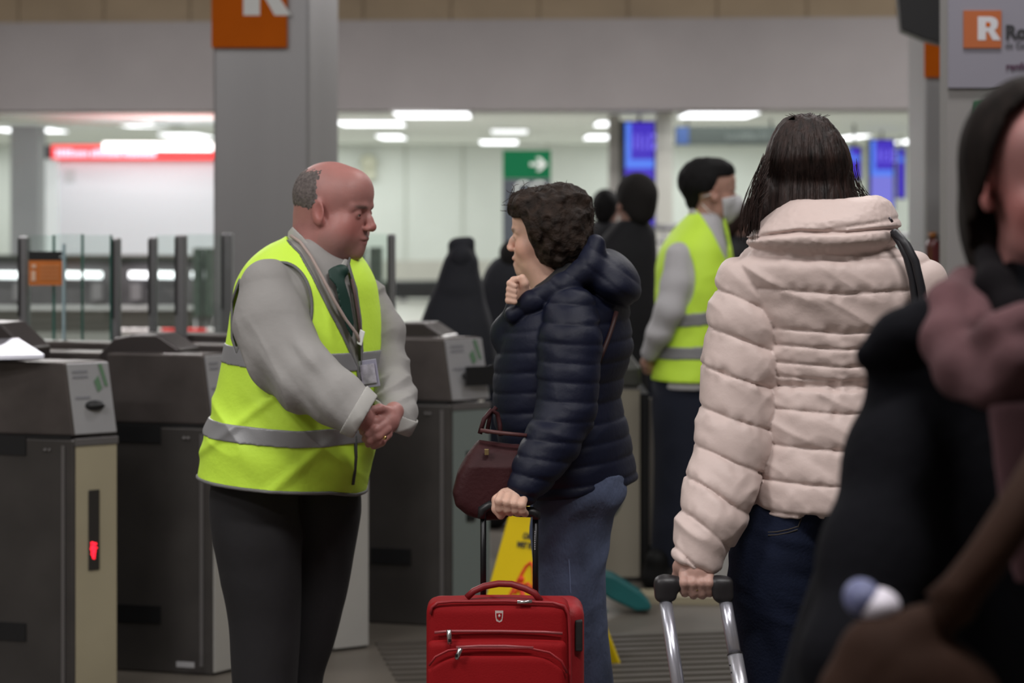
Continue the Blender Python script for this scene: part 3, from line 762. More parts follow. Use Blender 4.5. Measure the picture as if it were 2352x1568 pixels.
def gate(xa, D, E, label, length=1.35, mend=M_gend, led=True, hump=None, slots=True, arrow=True, slotled=None):
    A = P(xa, 0, D); A[2] = 0; B = A + np.array([*E, 0]); C = B + S * (length + .05); G = A + S * length
    t = thing('ticket_gate', A, label, 'ticket gate', 'row of ticket gates')
    zz = np.array([0, 0, 1.0])
    MB().prism([A, B, C, G], 0.0, ZS - .008).build('cabinet', M_gside, t, bevel=0.008)
    k = S * 0.032; A2, B2 = A + k, B + k
    MB().prism([A, B, C, G], ZS, ZT, [A2 + (B2 - A2) * 0.0, B2, C, G]).build('hood', M_gtop, t, bevel=0.008)
    e = (B - A); L = np.linalg.norm(e); e /= L; n = np.array([e[1], -e[0], 0])
    # lower end panel
    MB().obox((A + B) / 2 + zz * (ZS / 2 - .01) + n * 0.004, e * (L / 2 - .004), n * 0.004, zz * (ZS / 2 - .02)).build('end_panel', mend, t, bevel=0.002)
    MB().obox((A + B) / 2 + zz * (ZS - .018) + n * 0.006, e * (L / 2), n * 0.006, zz * 0.012).build('end_trim', M_trim, t, bevel=0.002)
    up = (zz * (ZT - ZS) + k); ul = np.linalg.norm(up); up /= ul; n2 = np.cross(e, up); n2 = n2 if n2 @ n > 0 else -n2
    c = (A + B) / 2 + zz * ZS + up * ul / 2
    rp = MB().obox(c + n2 * 0.003, e * (L / 2 - .003), n2 * 0.004, up * (ul / 2 - .006)).build('reader_plate', M_gplate, t, bevel=0.002)
    pt = lambda u, v, o=0.009: c + e * (u * L / 2) + up * (v * ul / 2) + n2 * o
    if arrow:
        MB().extr([pt(.45, .9), pt(.62, .9), pt(.80, .30), pt(.66, .30)], n2 * .001).build('green_mark', M_garrow, t)
        MB().extr([pt(.18, .45), pt(.40, .60), pt(.52, .25), pt(.30, .15)], n2 * .001).build('green_mark', M_garrow, t)
        MB().ball(pt(.05, -.2, .004), np.abs(e) * L * .27 + (0, 0, 0.017) + np.array([0.004, 0.004, 0])).build('ticket_slot', M_gdark, t, smooth=True)
        for v in (.72, .58, .02): MB().obox(pt(-.42, v, .0085), e * L * .17, n2 * .0006, up * .004).build('printed_line', mat('grey print', (0.2, 0.2, 0.22)), t)
    if led:
        c3 = (A + B) / 2 + zz * (ZS * .64) + n * .009 + e * (-.01)
        MB().obox(c3, e * 0.019, n * .003, zz * 0.128).build('display_strip', mat('strip window', (0.03, 0.028, 0.026), 0.15), t, bevel=.002)
        mb = MB(); rnd = random.Random(int(xa))
        for i in range(26):
            a_ = -math.pi / 2 + math.pi * i / 12.5; rr = rnd.uniform(.3, 1)
            mb.ball(c3 + n * .004 + e * (-.004 + .012 * rr * math.cos(a_)) + zz * (-.062 + .030 * rr * math.sin(a_)), .0035, 6, 4)
        mb.build('red_light', M_red, t)
    if slots:
        for z in slots[0]:
            p = A + S * slots[1] + zz * z; m_ = np.array([-S[1], S[0], 0]); m_ = m_ if m_[1] < 0 else -m_
            MB().obox(p + m_ * .002, S * .078, m_ * .003, zz * .029).build('vent_slot', M_gdark, t)
    m_ = np.array([S[1], -S[0], 0]); m_ = m_ if m_[1] < 0 else -m_
    MB().obox(A + S * .036 + zz * (ZS / 2) + m_ * .003, S * .006, m_ * .003, zz * (ZS / 2 - .03)).build('side_bead', M_trim, t)
    for s_, z_ in ((.085, ZS - .045), (.10, ZS - .045)): MB().ball(A + S * s_ + zz * z_ + m_ * .002, .006, 8, 5).build('screw', M_trim, t, smooth=True)
    MB().obox(A + S * length / 2 + zz * (ZS - .004) + m_ * -.002, S * (length / 2 - .01), m_ * .004, zz * .004).build('seam', M_gdark, t)
    if hump:
        pts = [P(x, y, D + hump[1]) for x, y in hump[0]]
        MB().extr(pts, (0.05, 0.14, 0)).build('sensor_hood', mat('hump', (0.05, 0.042, 0.042), 0.3, 0.3), t, bevel=.006)
    return t, A, B
gate(170, 7.20, (0.122, 0.085), 'nearest ticket gate at bottom left with a round red light', slots=((.80, .205), .245), hump=([(-60, 740), (0, 742), (62, 800), (60, 835), (-60, 835)], .14))
t = gate(487, 7.55, (0.072, 0.095), 'second ticket gate, between the nearest gate and the bald attendant', mend=M_gendg, led=False, arrow=True, slots=((.80, .195), .262),
     hump=([(228, 835), (228, 812), (262, 776), (300, 769), (360, 768), (412, 802), (412, 835)], .10))[0]
A = P(427, 1524, 7.52)
MB().obox(A + (0, -.012, 0), (.031, -.008, 0), (0, .002, 0), (0, 0, .009)).build('name_plate', M_gplate, t)
gate(762, 7.95, (0.125, 0.075), 'third ticket gate, hidden behind the bald attendant', mend=M_gendg, led=True, slots=None)
g4, A4, B4 = gate(1037, 8.40, (0.14, 0.10), 'fourth ticket gate, between the bald attendant and the short-haired woman', mend=mat('gate end teal grey', (0.17, 0.20, 0.19), 0.4), led=False, length=1.3, slots=((.255,), .235),
     hump=([(860, 790), (870, 750), (912, 742), (975, 742), (1020, 772), (1020, 790)], .12), arrow=True)
cc = (A4 + B4) / 2 + (0.035, -.012, .93)
MB().obox(cc, (.052, .03, 0), (0.002, -.004, 0), (0, 0, .036)).build('reader_screen', M_gdark, g4)
MB().obox((A4 + B4) / 2 + (0.0, -.012, .52), (.016, .01, 0), (0.002, -.003, 0), (0, 0, .13)).build('display_strip', M_gdark, g4)
# silver flap on top of the nearest gate
tp = MB().extr([P(-40, 788, 7.32), P(40, 785, 7.32), P(100, 823, 7.18), P(-40, 826, 7.18)], (0, 0.01, 0.012)).build('ticket_tray', mat('polished steel', (0.42, 0.42, 0.47), 0.3, 0.8), None, loc=P(0, 825, 7.2))
tag(tp, 'shiny silver tray on top of the nearest ticket gate at the left edge', 'tray')
# fifth gate behind the two women
D5 = 9.4
a = P(1385, 0, D5); b = P(1471, 0, D5)
t = thing('ticket_gate', (a[0], D5, 0), 'fifth ticket gate with a beige end, between the short-haired woman and the masked attendant', 'ticket gate', 'row of ticket gates')
z5 = P(0, 890, D5)[2]; z6 = P(0, 842, D5)[2]
MB().box((a[0], D5, 0), (b[0], D5 + 1.0, z5)).build('cabinet', M_gside, t, bevel=.008)
MB().box((a[0] + .003, D5 - .008, 0.02), (b[0] - .003, D5, z5 - .01)).build('end_panel', mat('beige end', (0.26, 0.235, 0.185), 0.5), t)
MB().box((a[0], D5, z5 + .003), (b[0] + .002, D5 + 1.0, z6)).build('hood', mat('hood dark', (0.05, 0.05, 0.045), 0.4), t, bevel=.01)
MB().box((b[0] + .003, D5 + .02, 0), (b[0] + .036, D5 + 1.0, P(0, 905, D5)[2])).build('side_rail', M_gdark, t)
x0, x1 = P(1490, 0, D5)[0], P(1531, 0, D5)[0]
q = [(1490, 1310), (1490, 915), (1514, 915), (1526, 928), (1531, 948), (1531, 968), (1518, 975), (1516, 1140), (1508, 1200), (1504, 1310)]
MB().extr([P(x, y, D5 + .03) for x, y in q], (0, .04, 0)).build('door_flap', mat('flap grey', (0.24, 0.22, 0.2), 0.5), t)
# low grey kerb behind the trolley
tag(MB().prism([P(1430, 1372, 8.9)[:2], P(1700, 1385, 8.85)[:2], P(1740, 1330, 9.05)[:2], P(1440, 1330, 9.05)[:2]], 0, .03).build('kerb', mat('kerb', (0.33, 0.29, 0.2), .6), None, loc=(0.8, 9, 0)), 'low beige kerb on the floor behind the trolley handle', 'kerb')

# ------------------------------------------------------------------ glass gate panels with posts
M_post = mat('post aluminium', (0.24, 0.24, 0.25), 0.35, 0.6)
M_glass = glass_mat('pale green glass', (0.925, 0.965, 0.95), 0.05)
M_gedge = mat('glass edge green', (0.02, 0.13, 0.10), 0.3)
def gpost(x0, x1, ytop, D, label):
    a = P(x0, ytop, D); b = P(x1, ytop, D)
    t = thing('gate_post', (a[0], D, 0), label, 'post', 'steel posts of the glass panels')
    MB().box((a[0], D, 0), (b[0], D + .07, a[2])).build('upright', M_post, t, bevel=.006)
    MB().box((a[0] + .001, D - .01, a[2] - .30), (a[0] + .008, D + .001, a[2] - .01)).build('edge_channel', M_gdark, t)
    return t
def gpane(x0, x1, yt, yb, D, label, edges=True):
    a = P(x0, yb, D); a[2] = 0.0; b = P(x1, yt, D)
    t = thing('glass_panel', (a[0], D, a[2]), label, 'glass panel', 'glass panels between the steel posts')
    MB().box((a[0], D + .02, a[2]), (b[0], D + .032, b[2])).build('pane', M_glass, t)
    if edges:
        MB().box((b[0] + .0005, D + .018, a[2]), (b[0] + .008, D + .034, b[2])).build('pane_edge', M_gedge, t)
    return t
gpost(41, 62, 543, 8.5, 'first steel post from the left, beside the orange notice')
gpost(257, 272, 547, 8.5, 'second steel post from the left, right edge of the glass')
gpost(340, 357, 545, 8.9, 'third steel post from the left, over the dark sensor hood')
gpost(401, 425, 540, 8.6, 'fourth and thickest steel post from the left')
gpost(508, 532, 536, 9.0, 'steel post in front of the wide steel column')
gpost(889, 907, 538, 9.2, 'steel post right of the bald attendant\'s shoulder')
gpane(62, 118, 540, 830, 8.5, 'glass panel behind the orange notice')
gpane(121, 184, 538, 835, 8.62, 'glass panel between the two green glass edges')
gpane(187, 250, 540, 835, 8.5, 'glass panel left of the second steel post')
gpane(358, 400, 540, 810, 8.9, 'narrow glass panel between the third and fourth posts', False)
gpane(426, 507, 538, 810, 8.9, 'glass panel left of the wide steel column', False)
gpane(800, 888, 537, 780, 9.2, 'glass panel between the bald man and the right-hand post', False)
gpane(-60, 40, 600, 760, 8.6, 'glass panel cut by the left edge of the photo', False)
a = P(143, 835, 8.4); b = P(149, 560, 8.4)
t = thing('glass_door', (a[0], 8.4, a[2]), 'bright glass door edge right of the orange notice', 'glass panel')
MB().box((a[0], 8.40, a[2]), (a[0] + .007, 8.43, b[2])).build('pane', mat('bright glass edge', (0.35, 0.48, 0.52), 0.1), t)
# orange notice
t = thing('notice_sign', tuple(P(106, 655, 8.45)), 'orange notice with a black header hanging on the glass gate panel', 'sign')
a = P(66, 655, 8.45); b = P(147, 597, 8.45); c = P(66, 597, 8.45); d = P(145, 577, 8.45)
MB().box((a[0], 8.45, a[2]), (b[0], 8.462, b[2])).build('orange_board', mat('notice orange', (0.60, 0.17, 0.025), 0.5), t)
MB().box((c[0], 8.448, c[2]), (d[0], 8.462, d[2])).build('black_header', M_gdark, t)
il = MB(); il.box(tuple(P(72, 645, 8.446)), tuple(P(82, 622, 8.449))); il.box(tuple(P(73, 615, 8.446)), tuple(P(83, 607, 8.449)))
il.build('info_mark', mat('pale orange ink', (0.75, 0.50, 0.35)), t)
for y in (610, 619, 628, 637): MB().box(tuple(P(92, y + 3, 8.447)), tuple(P(136, y, 8.449))).build('printed_line', mat('soft orange ink', (0.68, 0.30, 0.12)), t)
MB().box(tuple(P(137, 591, 8.4465)), tuple(P(142, 588, 8.448))).build('header_mark', M_white, t)

# ------------------------------------------------------------------ wet floor sign
M_yel = mat('yellow plastic', (0.80, 0.58, 0.005), 0.4)
R1, R2 = np.array([-0.005, 7.76, .535]), np.array([.175, 7.61, .535])
F1, F2 = np.array([-.158, 7.63, 0.0]), np.array([.12, 7.4, 0.0]); B2_, B1_ = np.array([.375, 7.74, 0.0]), np.array([.1, 7.98, 0.0])
t = thing('wet_floor_sign', (.11, 7.69, 0), 'yellow folding wet floor sign behind the red suitcase', 'floor sign')
nf = np.cross(F2 - F1, R1 - F1); nf /= np.linalg.norm(nf); nf = nf if nf[1] < 0 else -nf
nb_ = np.cross(B2_ - B1_, R1 - B1_); nb_ /= np.linalg.norm(nb_); nb_ = nb_ if nb_[1] > 0 else -nb_
MB().extr([F1, F2, R2, R1], -nf * .012).build('front_leaf', M_yel, t, bevel=.004)
MB().extr([B1_, B2_, R2, R1], -nb_ * .012).build('back_leaf', M_yel, t, bevel=.004)
MB().tube([R1, R2], .012).build('hinge', M_yel, t, smooth=True)
ex = (F2 - F1) / np.linalg.norm(F2 - F1); mid0 = (F1 + F2) / 2; mid1 = (R1 + R2) / 2; ey = (mid1 - mid0); LL = np.linalg.norm(ey); ey /= LL
ey2 = ey - ex * (ey @ ex); ey2 /= np.linalg.norm(ey2)
g_ = lambda u, v: mid0 + ex * u + ey2 * v + nf * .0015
for s_, u, v, sz in (('CAUTION', -.062, .468, .028), ('WET FLOOR', -.080, .436, .028)):
    tm = MB(); add_text(tm, s_, g_(u, v), ex * .72, ey2, sz, .0012); tm.build('lettering', M_ink, t)
M_sred = mat('sign red', (0.75, 0.05, 0.01), 0.5)
tr = [(-.088, .20), (-.075, .18), (.055, .18), (.068, .20), (.012, .375), (-.004, .390), (-.020, .375), (-.088, .20)]
MB().tube([g_(*p) for p in tr], .006, 6).build('warning_triangle', M_sred, t)
_g = g_; g_ = lambda u, v: _g(u * .85 - .008, v + .045)
fg = MB(); fg.ball(g_(-.022, .285), .012, 8, 5)
for pl, r in (([(-.02, .27), (.0, .235), (.012, .215)], .010), ([(.012, .215), (.04, .215), (.055, .19)], .008), ([(.012, .215), (.02, .185), (.05, .165)], .008), ([(-.018, .262), (.015, .275), (.035, .26)], .006), ([(-.018, .262), (-.04, .235), (-.05, .25)], .006), ([(-.05, .172), (.06, .172)], .005)):
    fg.tube([g_(*p) for p in pl], r, 6)
fg.build('slipping_figure', M_sred, t)

# teal cart parts seen past the short-haired woman
M_teal = mat('teal plastic', (0.005, 0.10, 0.105), 0.5, var=0.15, vscale=6)
t = thing('cleaning_cart', tuple(P(1400, 1400, 8.75) * (1, 1, 0)), 'teal plastic cart with a splayed foot, behind the legs of the short-haired woman', 'cart')
fr = Frame(8.75)
o = sculpt('sack', union(.03, fr.ell(1375, 1110, 0, 62, 92, .12), fr.ell(1395, 940, 0, 32, 95, .08), fr.ell(1375, 1000, 0, 45, 130, .09)), *bb(fr, 1280, 820, 1470, 1225, -.2, .2), .008, M_teal, t)
q = [(1375, 1312), (1410, 1322), (1470, 1360), (1496, 1388), (1496, 1402), (1462, 1404), (1400, 1375), (1370, 1350)]
MB().extr([P(x, y, 8.65) for x, y in q], (0, .10, 0)).build('foot', M_teal, t, bevel=.01)
MB().extr([P(x, y, 8.7) for x, y in ((1350, 1400), (1398, 1405), (1404, 1425), (1350, 1440))], (0, .10, 0)).build('foot', M_teal, t, bevel=.01)
MB().tube([P(1370, 1340, 8.7), P(1365, 900, 8.7)], .02).build('frame_pole', M_teal, t, smooth=True)
# ================================================================== PEOPLE
def cloth_wrinkle(fr, amp, su, sv, seed, rot=0.0):
    c, s = math.cos(rot), math.sin(rot)
    def f(p):
        q = np.stack([p[:, 0] * c + p[:, 2] * s, p[:, 1], -p[:, 0] * s + p[:, 2] * c], 1)
        n1 = noise(q, (su, su * .8, sv), seed); n2 = noise(q, (su * 2.1, su * 1.7, sv * 2.0), seed + 7)
        return amp * ((1 - np.abs(n1) * 2) * 0.7 + n2 * 0.3)
    return f
def shoe(fr, x, y, d, dirx, diry, m, parent, ln=0.28):
    c = fr.q(x, y, d); c[2] = 0.045; L = np.array([dirx, diry, 0]) / math.hypot(dirx, diry)
    f = union(.03, ell(c + L * .05, (.05, .05, .045)), cap(c - L * .06 + (0, 0, .0), c + L * (ln - .13), .042, .038), cap(c - L * .04, c - L * .04 + (0, 0, .07), .045, .05))
    f = inter(f, lambda p: -(p[:, 2] - 0.002))
    return sculpt('shoe', f, c - .3, c + .3, .008, m, parent)

M_skin = mat('skin', (0.6, 0.4, 0.33), 0.5, attr=True, var=0.06, vscale=25, bump=0.05, bscale=160, sss=0.12)
M_eye = mat('eye white', (0.34, 0.30, 0.28), 0.25)
M_vest = mat('hi-vis yellow', (0.66, 0.98, 0.07), 0.65, bump=0.10, bscale=90, var=0.04, vscale=9, emit=(0.5, 0.8, 0.01), estr=0.0)
M_vpipe = mat('vest piping', (0.15, 0.15, 0.15), 0.7)
M_refl = mat('reflective tape', (0.28, 0.28, 0.29), 0.45, 0.2, bump=0.05, bscale=300)
M_shirt = mat('grey beige shirt', (0.31, 0.298, 0.288), 0.85, bump=0.12, bscale=60, var=0.03)
M_shirtc = mat('shirt collar', (0.42, 0.41, 0.39), 0.85)
M_trous = mat('black trousers', (0.013, 0.012, 0.014), 0.85, bump=0.1, bscale=40)
M_navyt = mat('navy trousers', (0.006, 0.009, 0.022), 0.9)
M_shoe = mat('black shoe', (0.006, 0.006, 0.006), 0.65, spec=.2)

# ------------------------------------------------------------------ 1. bald attendant in a yellow vest
G = Frame(5.5); q = G.q
face = math.radians(-32)
base = q(720, 0); base[2] = 0
hd = head_sdf(q(769, 480, -.02), math.radians(-21), math.radians(-8), 0, .985, fat=1.0)
rows = [(528, 672, 775), (545, 655, 790), (560, 625, 806), (580, 596, 820), (605, 572, 838), (640, 551, 855), (700, 540, 866), (780, 528, 873), (850, 514, 872), (920, 498, 870), (970, 486, 867), (1030, 477, 856), (1090, 468, 838), (1150, 460, 828)]
torso = G.loft(rows, face, 1.15, 2.15)
legs = [(1060, 500, 690, -.04), (1150, 486, 690, -.04), (1230, 494, 696, -.04), (1300, 508, 697, -.04), (1400, 526, 694, -.04), (1568, 541, 688, -.04), (1750, 556, 680, -.04), (1925, 566, 672, -.04)]
legs2 = [(1060, 640, 800, .08), (1150, 640, 822, .08), (1230, 645, 817, .08), (1300, 650, 806, .08), (1400, 655, 783, .08), (1500, 655, 757, .08), (1568, 652, 736, .08), (1750, 645, 735, .08), (1925, 640, 730, .08)]
arm_n = [(618, 662, -.13, 68), (626, 740, -.16, 84), (652, 815, -.20, 80), (700, 868, -.25, 72), (770, 918, -.29, 58), (822, 952, -.31, 44)]
arm_f = [(845, 680, .10, 42), (884, 760, .06, 40), (892, 850, .02, 44), (908, 905, -.06, 41), (916, 950, -.13, 37)]
hand_l = union(.010,
    G.tube([(905, 945, -.19, 23), (888, 968, -.22, 27), (872, 985, -.24, 24)], .01),
    (.003, G.tube([(884, 958, -.235, 11), (862, 968, -.262, 10.5), (842, 978, -.262, 9), (833, 992, -.25, 8)], .005)),
    (.003, G.tube([(887, 972, -.245, 11), (864, 986, -.27, 10.5), (845, 997, -.265, 9), (838, 1008, -.25, 8)], .005)),
    (.003, G.tube([(889, 985, -.25, 11), (868, 1001, -.27, 10), (850, 1012, -.262, 9), (846, 1020, -.25, 8)], .005)),
    (.003, G.tube([(892, 997, -.24, 10), (876, 1013, -.26, 9), (862, 1021, -.255, 8)], .005)),
    (.008, G.tube([(895, 945, -.22, 12), (872, 938, -.25, 10.5), (853, 941, -.26, 9)], .006)))
hand_r = union(.010,
    G.tube([(828, 955, -.28, 26), (850, 975, -.23, 26), (868, 995, -.215, 24)], .01),
    *[G.tube([(862 + i * 4, 985 + i * 3, -.215 + i * .008, 9.5), (868 + i * 3, 1008 + i * 2, -.20 + i * .01, 9), (858 + i * 5, 1024 - i * 2, -.20 + i * .01, 8)], .005) for i in range(4)],
    G.tube([(850, 960, -.22, 11), (878, 960, -.20, 9)], .005))
body = union(.02,
    hd, (.035, G.tube([(742, 520, .0, 62), (738, 570, .0, 62), (735, 610, 0, 66)])),
    (.03, G.tube([(700, 500, .0, 18), (705, 545, .0, 30)])),
    inter(offset(G.loft(rows, face, 1.15), -.03), lambda p: (G.v(p) - 1000) * G.k),
    offset(G.loft(legs, face, 1.0), -.02), offset(G.loft(legs2, face, 1.0), -.02),
    G.tube([(a, b, c, r * .55) for a, b, c, r in arm_n]), G.tube([(a, b, c, r * .55) for a, b, c, r in arm_f]))
hl = union(.004, hand_l, hand_r)
body = union(.004, body, hl)
ruddy = (0.40, 0.185, 0.165)
P1 = sculpt('person', body, *bb(G, 400, 360, 990, 1962, -.45, .35), .0032, M_skin, None, base,
            skin_tint([hd], ruddy, 0.5, (0.36, 0.13, 0.12), brow=(0.10, 0.07, 0.06), stubble=(0.25, 0.18, 0.16)))
tag(P1, 'bald attendant in a yellow high-visibility vest with hands clasped, facing the short-haired woman', 'person')
add_eyes(hd, P1, M_eye)
# cropped grey hair round the back of the head
def hair1(p):
    a = hd(p)
    if a is None: return None
    l = hd.loc(p)
    n = noise(p, (330, 330, 330), 3) * .0011
    edge = np.maximum(l[:, 1] + 0.016 + 0.10 * np.clip(l[:, 2], 0, .1), np.maximum(-l[:, 2] - 0.050, l[:, 2] - 0.088)) + noise(p, (90, 90, 90), 8) * .003
    ear = 0.027 - np.sqrt((l[:, 1] + 0.002) ** 2 + (l[:, 2] + 0.01) ** 2)
    th = .0016 * np.clip(-edge / .010, -1, 1) + noise(p, (420, 420, 420), 13) * .0014
    return np.maximum(np.maximum(a - th, edge - .006), np.maximum(-(a + .004), ear))
sculpt('hair', hair1, *bb(G, 660, 360, 800, 560, -.2, .2), .0022, mat('cropped grey hair', (0.12, 0.10, 0.095), 0.9, var=0.45, vscale=110), P1)
# shirt
wr = cloth_wrinkle(G, .0100, 7, 32, 11, -0.95)
def wr1(p):
    u, v = G.u(p), G.v(p)
    w_ = np.clip((v - 700) / 80, 0.10, 1); return wr(p) * w_ + .004 * np.exp(-((u - 738) / 26) ** 2 - ((v - 806) / 20) ** 2) 
slv_n = disp(union(.02, G.tube(arm_n, .03), G.tube([(822, 952, -.31, 44), (842, 958, -.305, 40)])), wr1)
slv_f = disp(union(.02, G.tube(arm_f, .03), G.tube([(916, 950, -.13, 37), (912, 968, -.155, 38)])), cloth_wrinkle(G, .006, 9, 32, 21, .5))
cut_n = lambda p: (lambda u, v: ((u - 838) * .86 + (v - 958) * .5) * G.k)(G.u(p), G.v(p))
cut_f = lambda p: (lambda u, v: (-(u - 905) * .42 + (v - 962) * .9) * G.k)(G.u(p), G.v(p))
shirt = union(.012, offset(torso, -.012), inter(slv_n, cut_n, .006), inter(slv_f, cut_f, .006))
shirt = inter(shirt, lambda p: (G.v(p) - 1100) * G.k)
shirt = sub(shirt, G.tube([(742, 500, .0, 54), (738, 590, -.0, 54)]), .01)
shirt = inter(shirt, lambda p: np.maximum((548 - G.v(p)) * G.k, -9))
sh = sculpt('shirt', shirt, *bb(G, 430, 530, 990, 1110, -.45, .32), .0035, M_shirt, P1)
cuff = inter(shell(slv_n, .002, .003), lambda p: np.maximum((lambda u, v: ((u - 841) * .86 + (v - 959) * .5) * G.k)(G.u(p), G.v(p)), (lambda u, v: -((u - 812) * .86 + (v - 945) * .5) * G.k)(G.u(p), G.v(p))))
sculpt('cuff', cuff, *bb(G, 760, 880, 900, 1040, -.42, -.1), .003, M_shirtc, sh)
cuff = inter(shell(slv_f, .004, .003), lambda p: np.maximum((lambda u, v: (-(u - 905) * .42 + (v - 968) * .9) * G.k)(G.u(p), G.v(p)), (lambda u, v: -(-(u - 905) * .42 + (v - 925) * .9) * G.k)(G.u(p), G.v(p))))
sculpt('cuff', cuff, *bb(G, 850, 860, 975, 1030, -.3, .1), .003, M_shirtc, sh)
# collar: folded band round the neck
neckc = G.tube([(742, 500, .0, 70), (740, 560, .0, 77), (742, 640, -.01, 95)], .02)
col_n = G.poly([(664, 532), (676, 520), (700, 540), (738, 580), (766, 606), (770, 618), (758, 634), (744, 632), (716, 592), (684, 560), (664, 546)], -.3, .05)
col_f = G.poly([(786, 612), (796, 592), (803, 594), (812, 622), (800, 630), (790, 624)], -.3, .3)
sculpt('collar', inter(shell(neckc, .0, .0035), union(0, col_n, col_f)), *bb(G, 640, 500, 840, 660, -.25, .2), .0025, M_shirtc, sh)
# tie
tie = inter(shell(torso, .004, .004), G.poly([(764, 616), (776, 608), (797, 610), (801, 626), (800, 640), (812, 680), (821, 735), (818, 770), (806, 745), (792, 700), (782, 650), (768, 634)], -.4, .02))
knot = G.ell(784, 622, -.115, 17, 15, .014)
sculpt('tie', union(.006, tie, knot), *bb(G, 740, 590, 850, 790, -.4, .1), .003, mat('dark green tie', (0.004, 0.035, 0.025), 0.6, var=.1), P1)
# vest
def vwr(p):
    u, v = G.u(p), G.v(p)
    a = cloth_wrinkle(G, .0085, 4, 17, 31, -0.75)(p) * np.clip((v - 830) / 120, 0.15, 1)
    fold = .006 * np.exp(-(((u - 640) * .6 + (v - 900) * .8) / 11) ** 2) * np.clip((v - 820) / 60, 0, 1) + .005 * np.exp(-(((u - 720) * .64 + (v - 1040) * .76) / 13) ** 2) * np.clip((v - 950) / 60, 0, 1)
    fold2 = .006 * np.exp(-((u - 760 - (v - 640) * .12) / 9) ** 2) * np.exp(-((v - 700) / 70) ** 2)
    return a + fold + fold2
vt = disp(torso, vwr)
hem = lambda p: (G.v(p) - (1089 + 0.085 * (G.u(p) - 468) + 10 * np.clip((G.u(p) - 770) / 50, 0, 1))) * G.k
neck_cut = G.poly([(640, 520), (668, 551), (700, 578), (732, 628), (768, 700), (800, 765), (828, 832), (836, 900), (840, 900), (838, 800), (834, 730), (824, 660), (806, 603), (812, 560), (812, 500), (640, 500)], -.5, .16)
arm_cut = union(0, G.ell(628, 716, -.2, 84, 118, .15, roll=.10), G.poly([(540, 690), (560, 640), (600, 700), (560, 800), (546, 770)], -.5, -.05))
arm_cut_f = G.ell(905, 740, .12, 34, 90, .12)
nb = G.ell(740, 520, 0, 78, 62, .085)
vest = lambda sh_: sub(sub(sub(sub(inter(sh_, hem), neck_cut, .002), arm_cut, .004), arm_cut_f, .004), nb)
vm = vest(vt)
VB = bb(G, 420, 510, 900, 1140, -.4, .32)
vo = sculpt('safety_vest', vm, *VB, .0035, M_vest, P1)
def band(y0, y1, sl):
    return lambda p: (lambda v: np.maximum(v - y1, y0 - v) * G.k)(G.v(p) - sl * np.clip(G.u(p) - 470, 0, 400) + 12 * np.clip((G.u(p) - 700) / 170, 0, 1) * (sl > .05))
vs_out = vest(inter(offset(vt, .0035), lambda p: -(vt(p) + .010) if vt(p) is not None else np.full(len(p), .1)))
sculpt('reflective_stripe', inter(vs_out, band(780, 822, .085)), *bb(G, 470, 760, 900, 870, -.4, .32), .003, M_refl, vo)
sculpt('reflective_stripe', inter(vs_out, band(951, 990, .075)), *bb(G, 440, 930, 900, 1040, -.4, .32), .003, M_refl, vo)
# piping round the armhole, neckline and hem
def rim(a, r):  # where the vest surface meets a cutting surface
    return lambda p: (lambda x, y: None if x is None or y is None else np.sqrt(x * x + y * y) - r)(vt(p), a(p))
rimclip = lambda p: np.maximum(hem(p) - .004, -9)
sculpt('piping', inter(rim(arm_cut, .0042), lambda p: np.maximum(rimclip(p), p[:, 1] - G.D)), *bb(G, 500, 560, 760, 880, -.4, .1), .0028, M_vpipe, vo)
sculpt('piping', inter(rim(neck_cut, .0035), lambda p: np.maximum((548 - G.v(p)) * G.k, p[:, 1] - G.D - .05)), *bb(G, 640, 540, 860, 910, -.4, .1), .0028, M_vpipe, vo)
sculpt('hem_piping', rim(hem, .0045), *bb(G, 440, 1070, 880, 1150, -.35, .32), .003, M_vpipe, vo)
MB().tube([on(G, vt, x, y, .001) for x, y in ((816, 1000), (817, 1050), (814, 1085), (810, 1112))], .0045, 6).build('zip', mat('zip dark', (0.05, 0.05, 0.05), .6), vo, smooth=True)
# lanyard and badge
ln = [(668, 541), (690, 556), (715, 590), (742, 640), (768, 690), (795, 735), (818, 765), (828, 790)]
MB().tube([on(G, torso, x, y, .010) for x, y in ln], .004, 6).build('lanyard', mat('beige lanyard', (0.42, 0.33, 0.30), .8), P1, smooth=True)
MB().tube([on(G, torso, x, y, .010) for x, y in [(808, 640), (816, 680), (824, 730), (830, 790)]], .0035, 6).build('lanyard', mat('brown lanyard', (0.10, 0.06, 0.055), .8), P1, smooth=True)
bp = on(G, torso, 848, 858, .02); bd = MB()
ax = np.array([.022, -.008, .004]); az = np.array([-.005, -.002, .033])
b_ = bd.obox(bp, ax, np.array([.0005, .0015, 0]), az).build('badge', mat('badge plastic', (0.36, 0.35, 0.46), 0.15, coat=.6), P1, bevel=.003)
MB().obox(bp + (-.002, -.004, .0), ax * .8, np.array([.0003, .0006, 0]), az * .7).build('badge_card', mat('badge card', (0.45, 0.43, 0.52), .4, var=.3, vscale=60), P1)
MB().obox(on(G, torso, 829, 775, .014), (.006, -.002, -.003), (0, .003, 0), (.004, 0, .017)).build('badge_clip', M_white, P1, bevel=.002)
MB().ball(q(884, 1005, -.279), (.005, .005, .005)).build('ring', mat('gold', (0.7, 0.5, 0.2), .25, 1.0), P1, smooth=True)
# trousers and shoes
tw = cloth_wrinkle(G, .004, 8, 7, 41)
tr = disp(union(.012, G.loft(legs, face, 1.0), G.loft(legs2, face, 1.0)), tw)
tro = sculpt('trousers', tr, *bb(G, 440, 1050, 860, 1940, -.3, .35), .006, M_trous, P1)
for x, d in ((640, -.06), (705, .08)): shoe(G, x, 1950, d, math.cos(face), math.sin(face), M_shoe, P1)

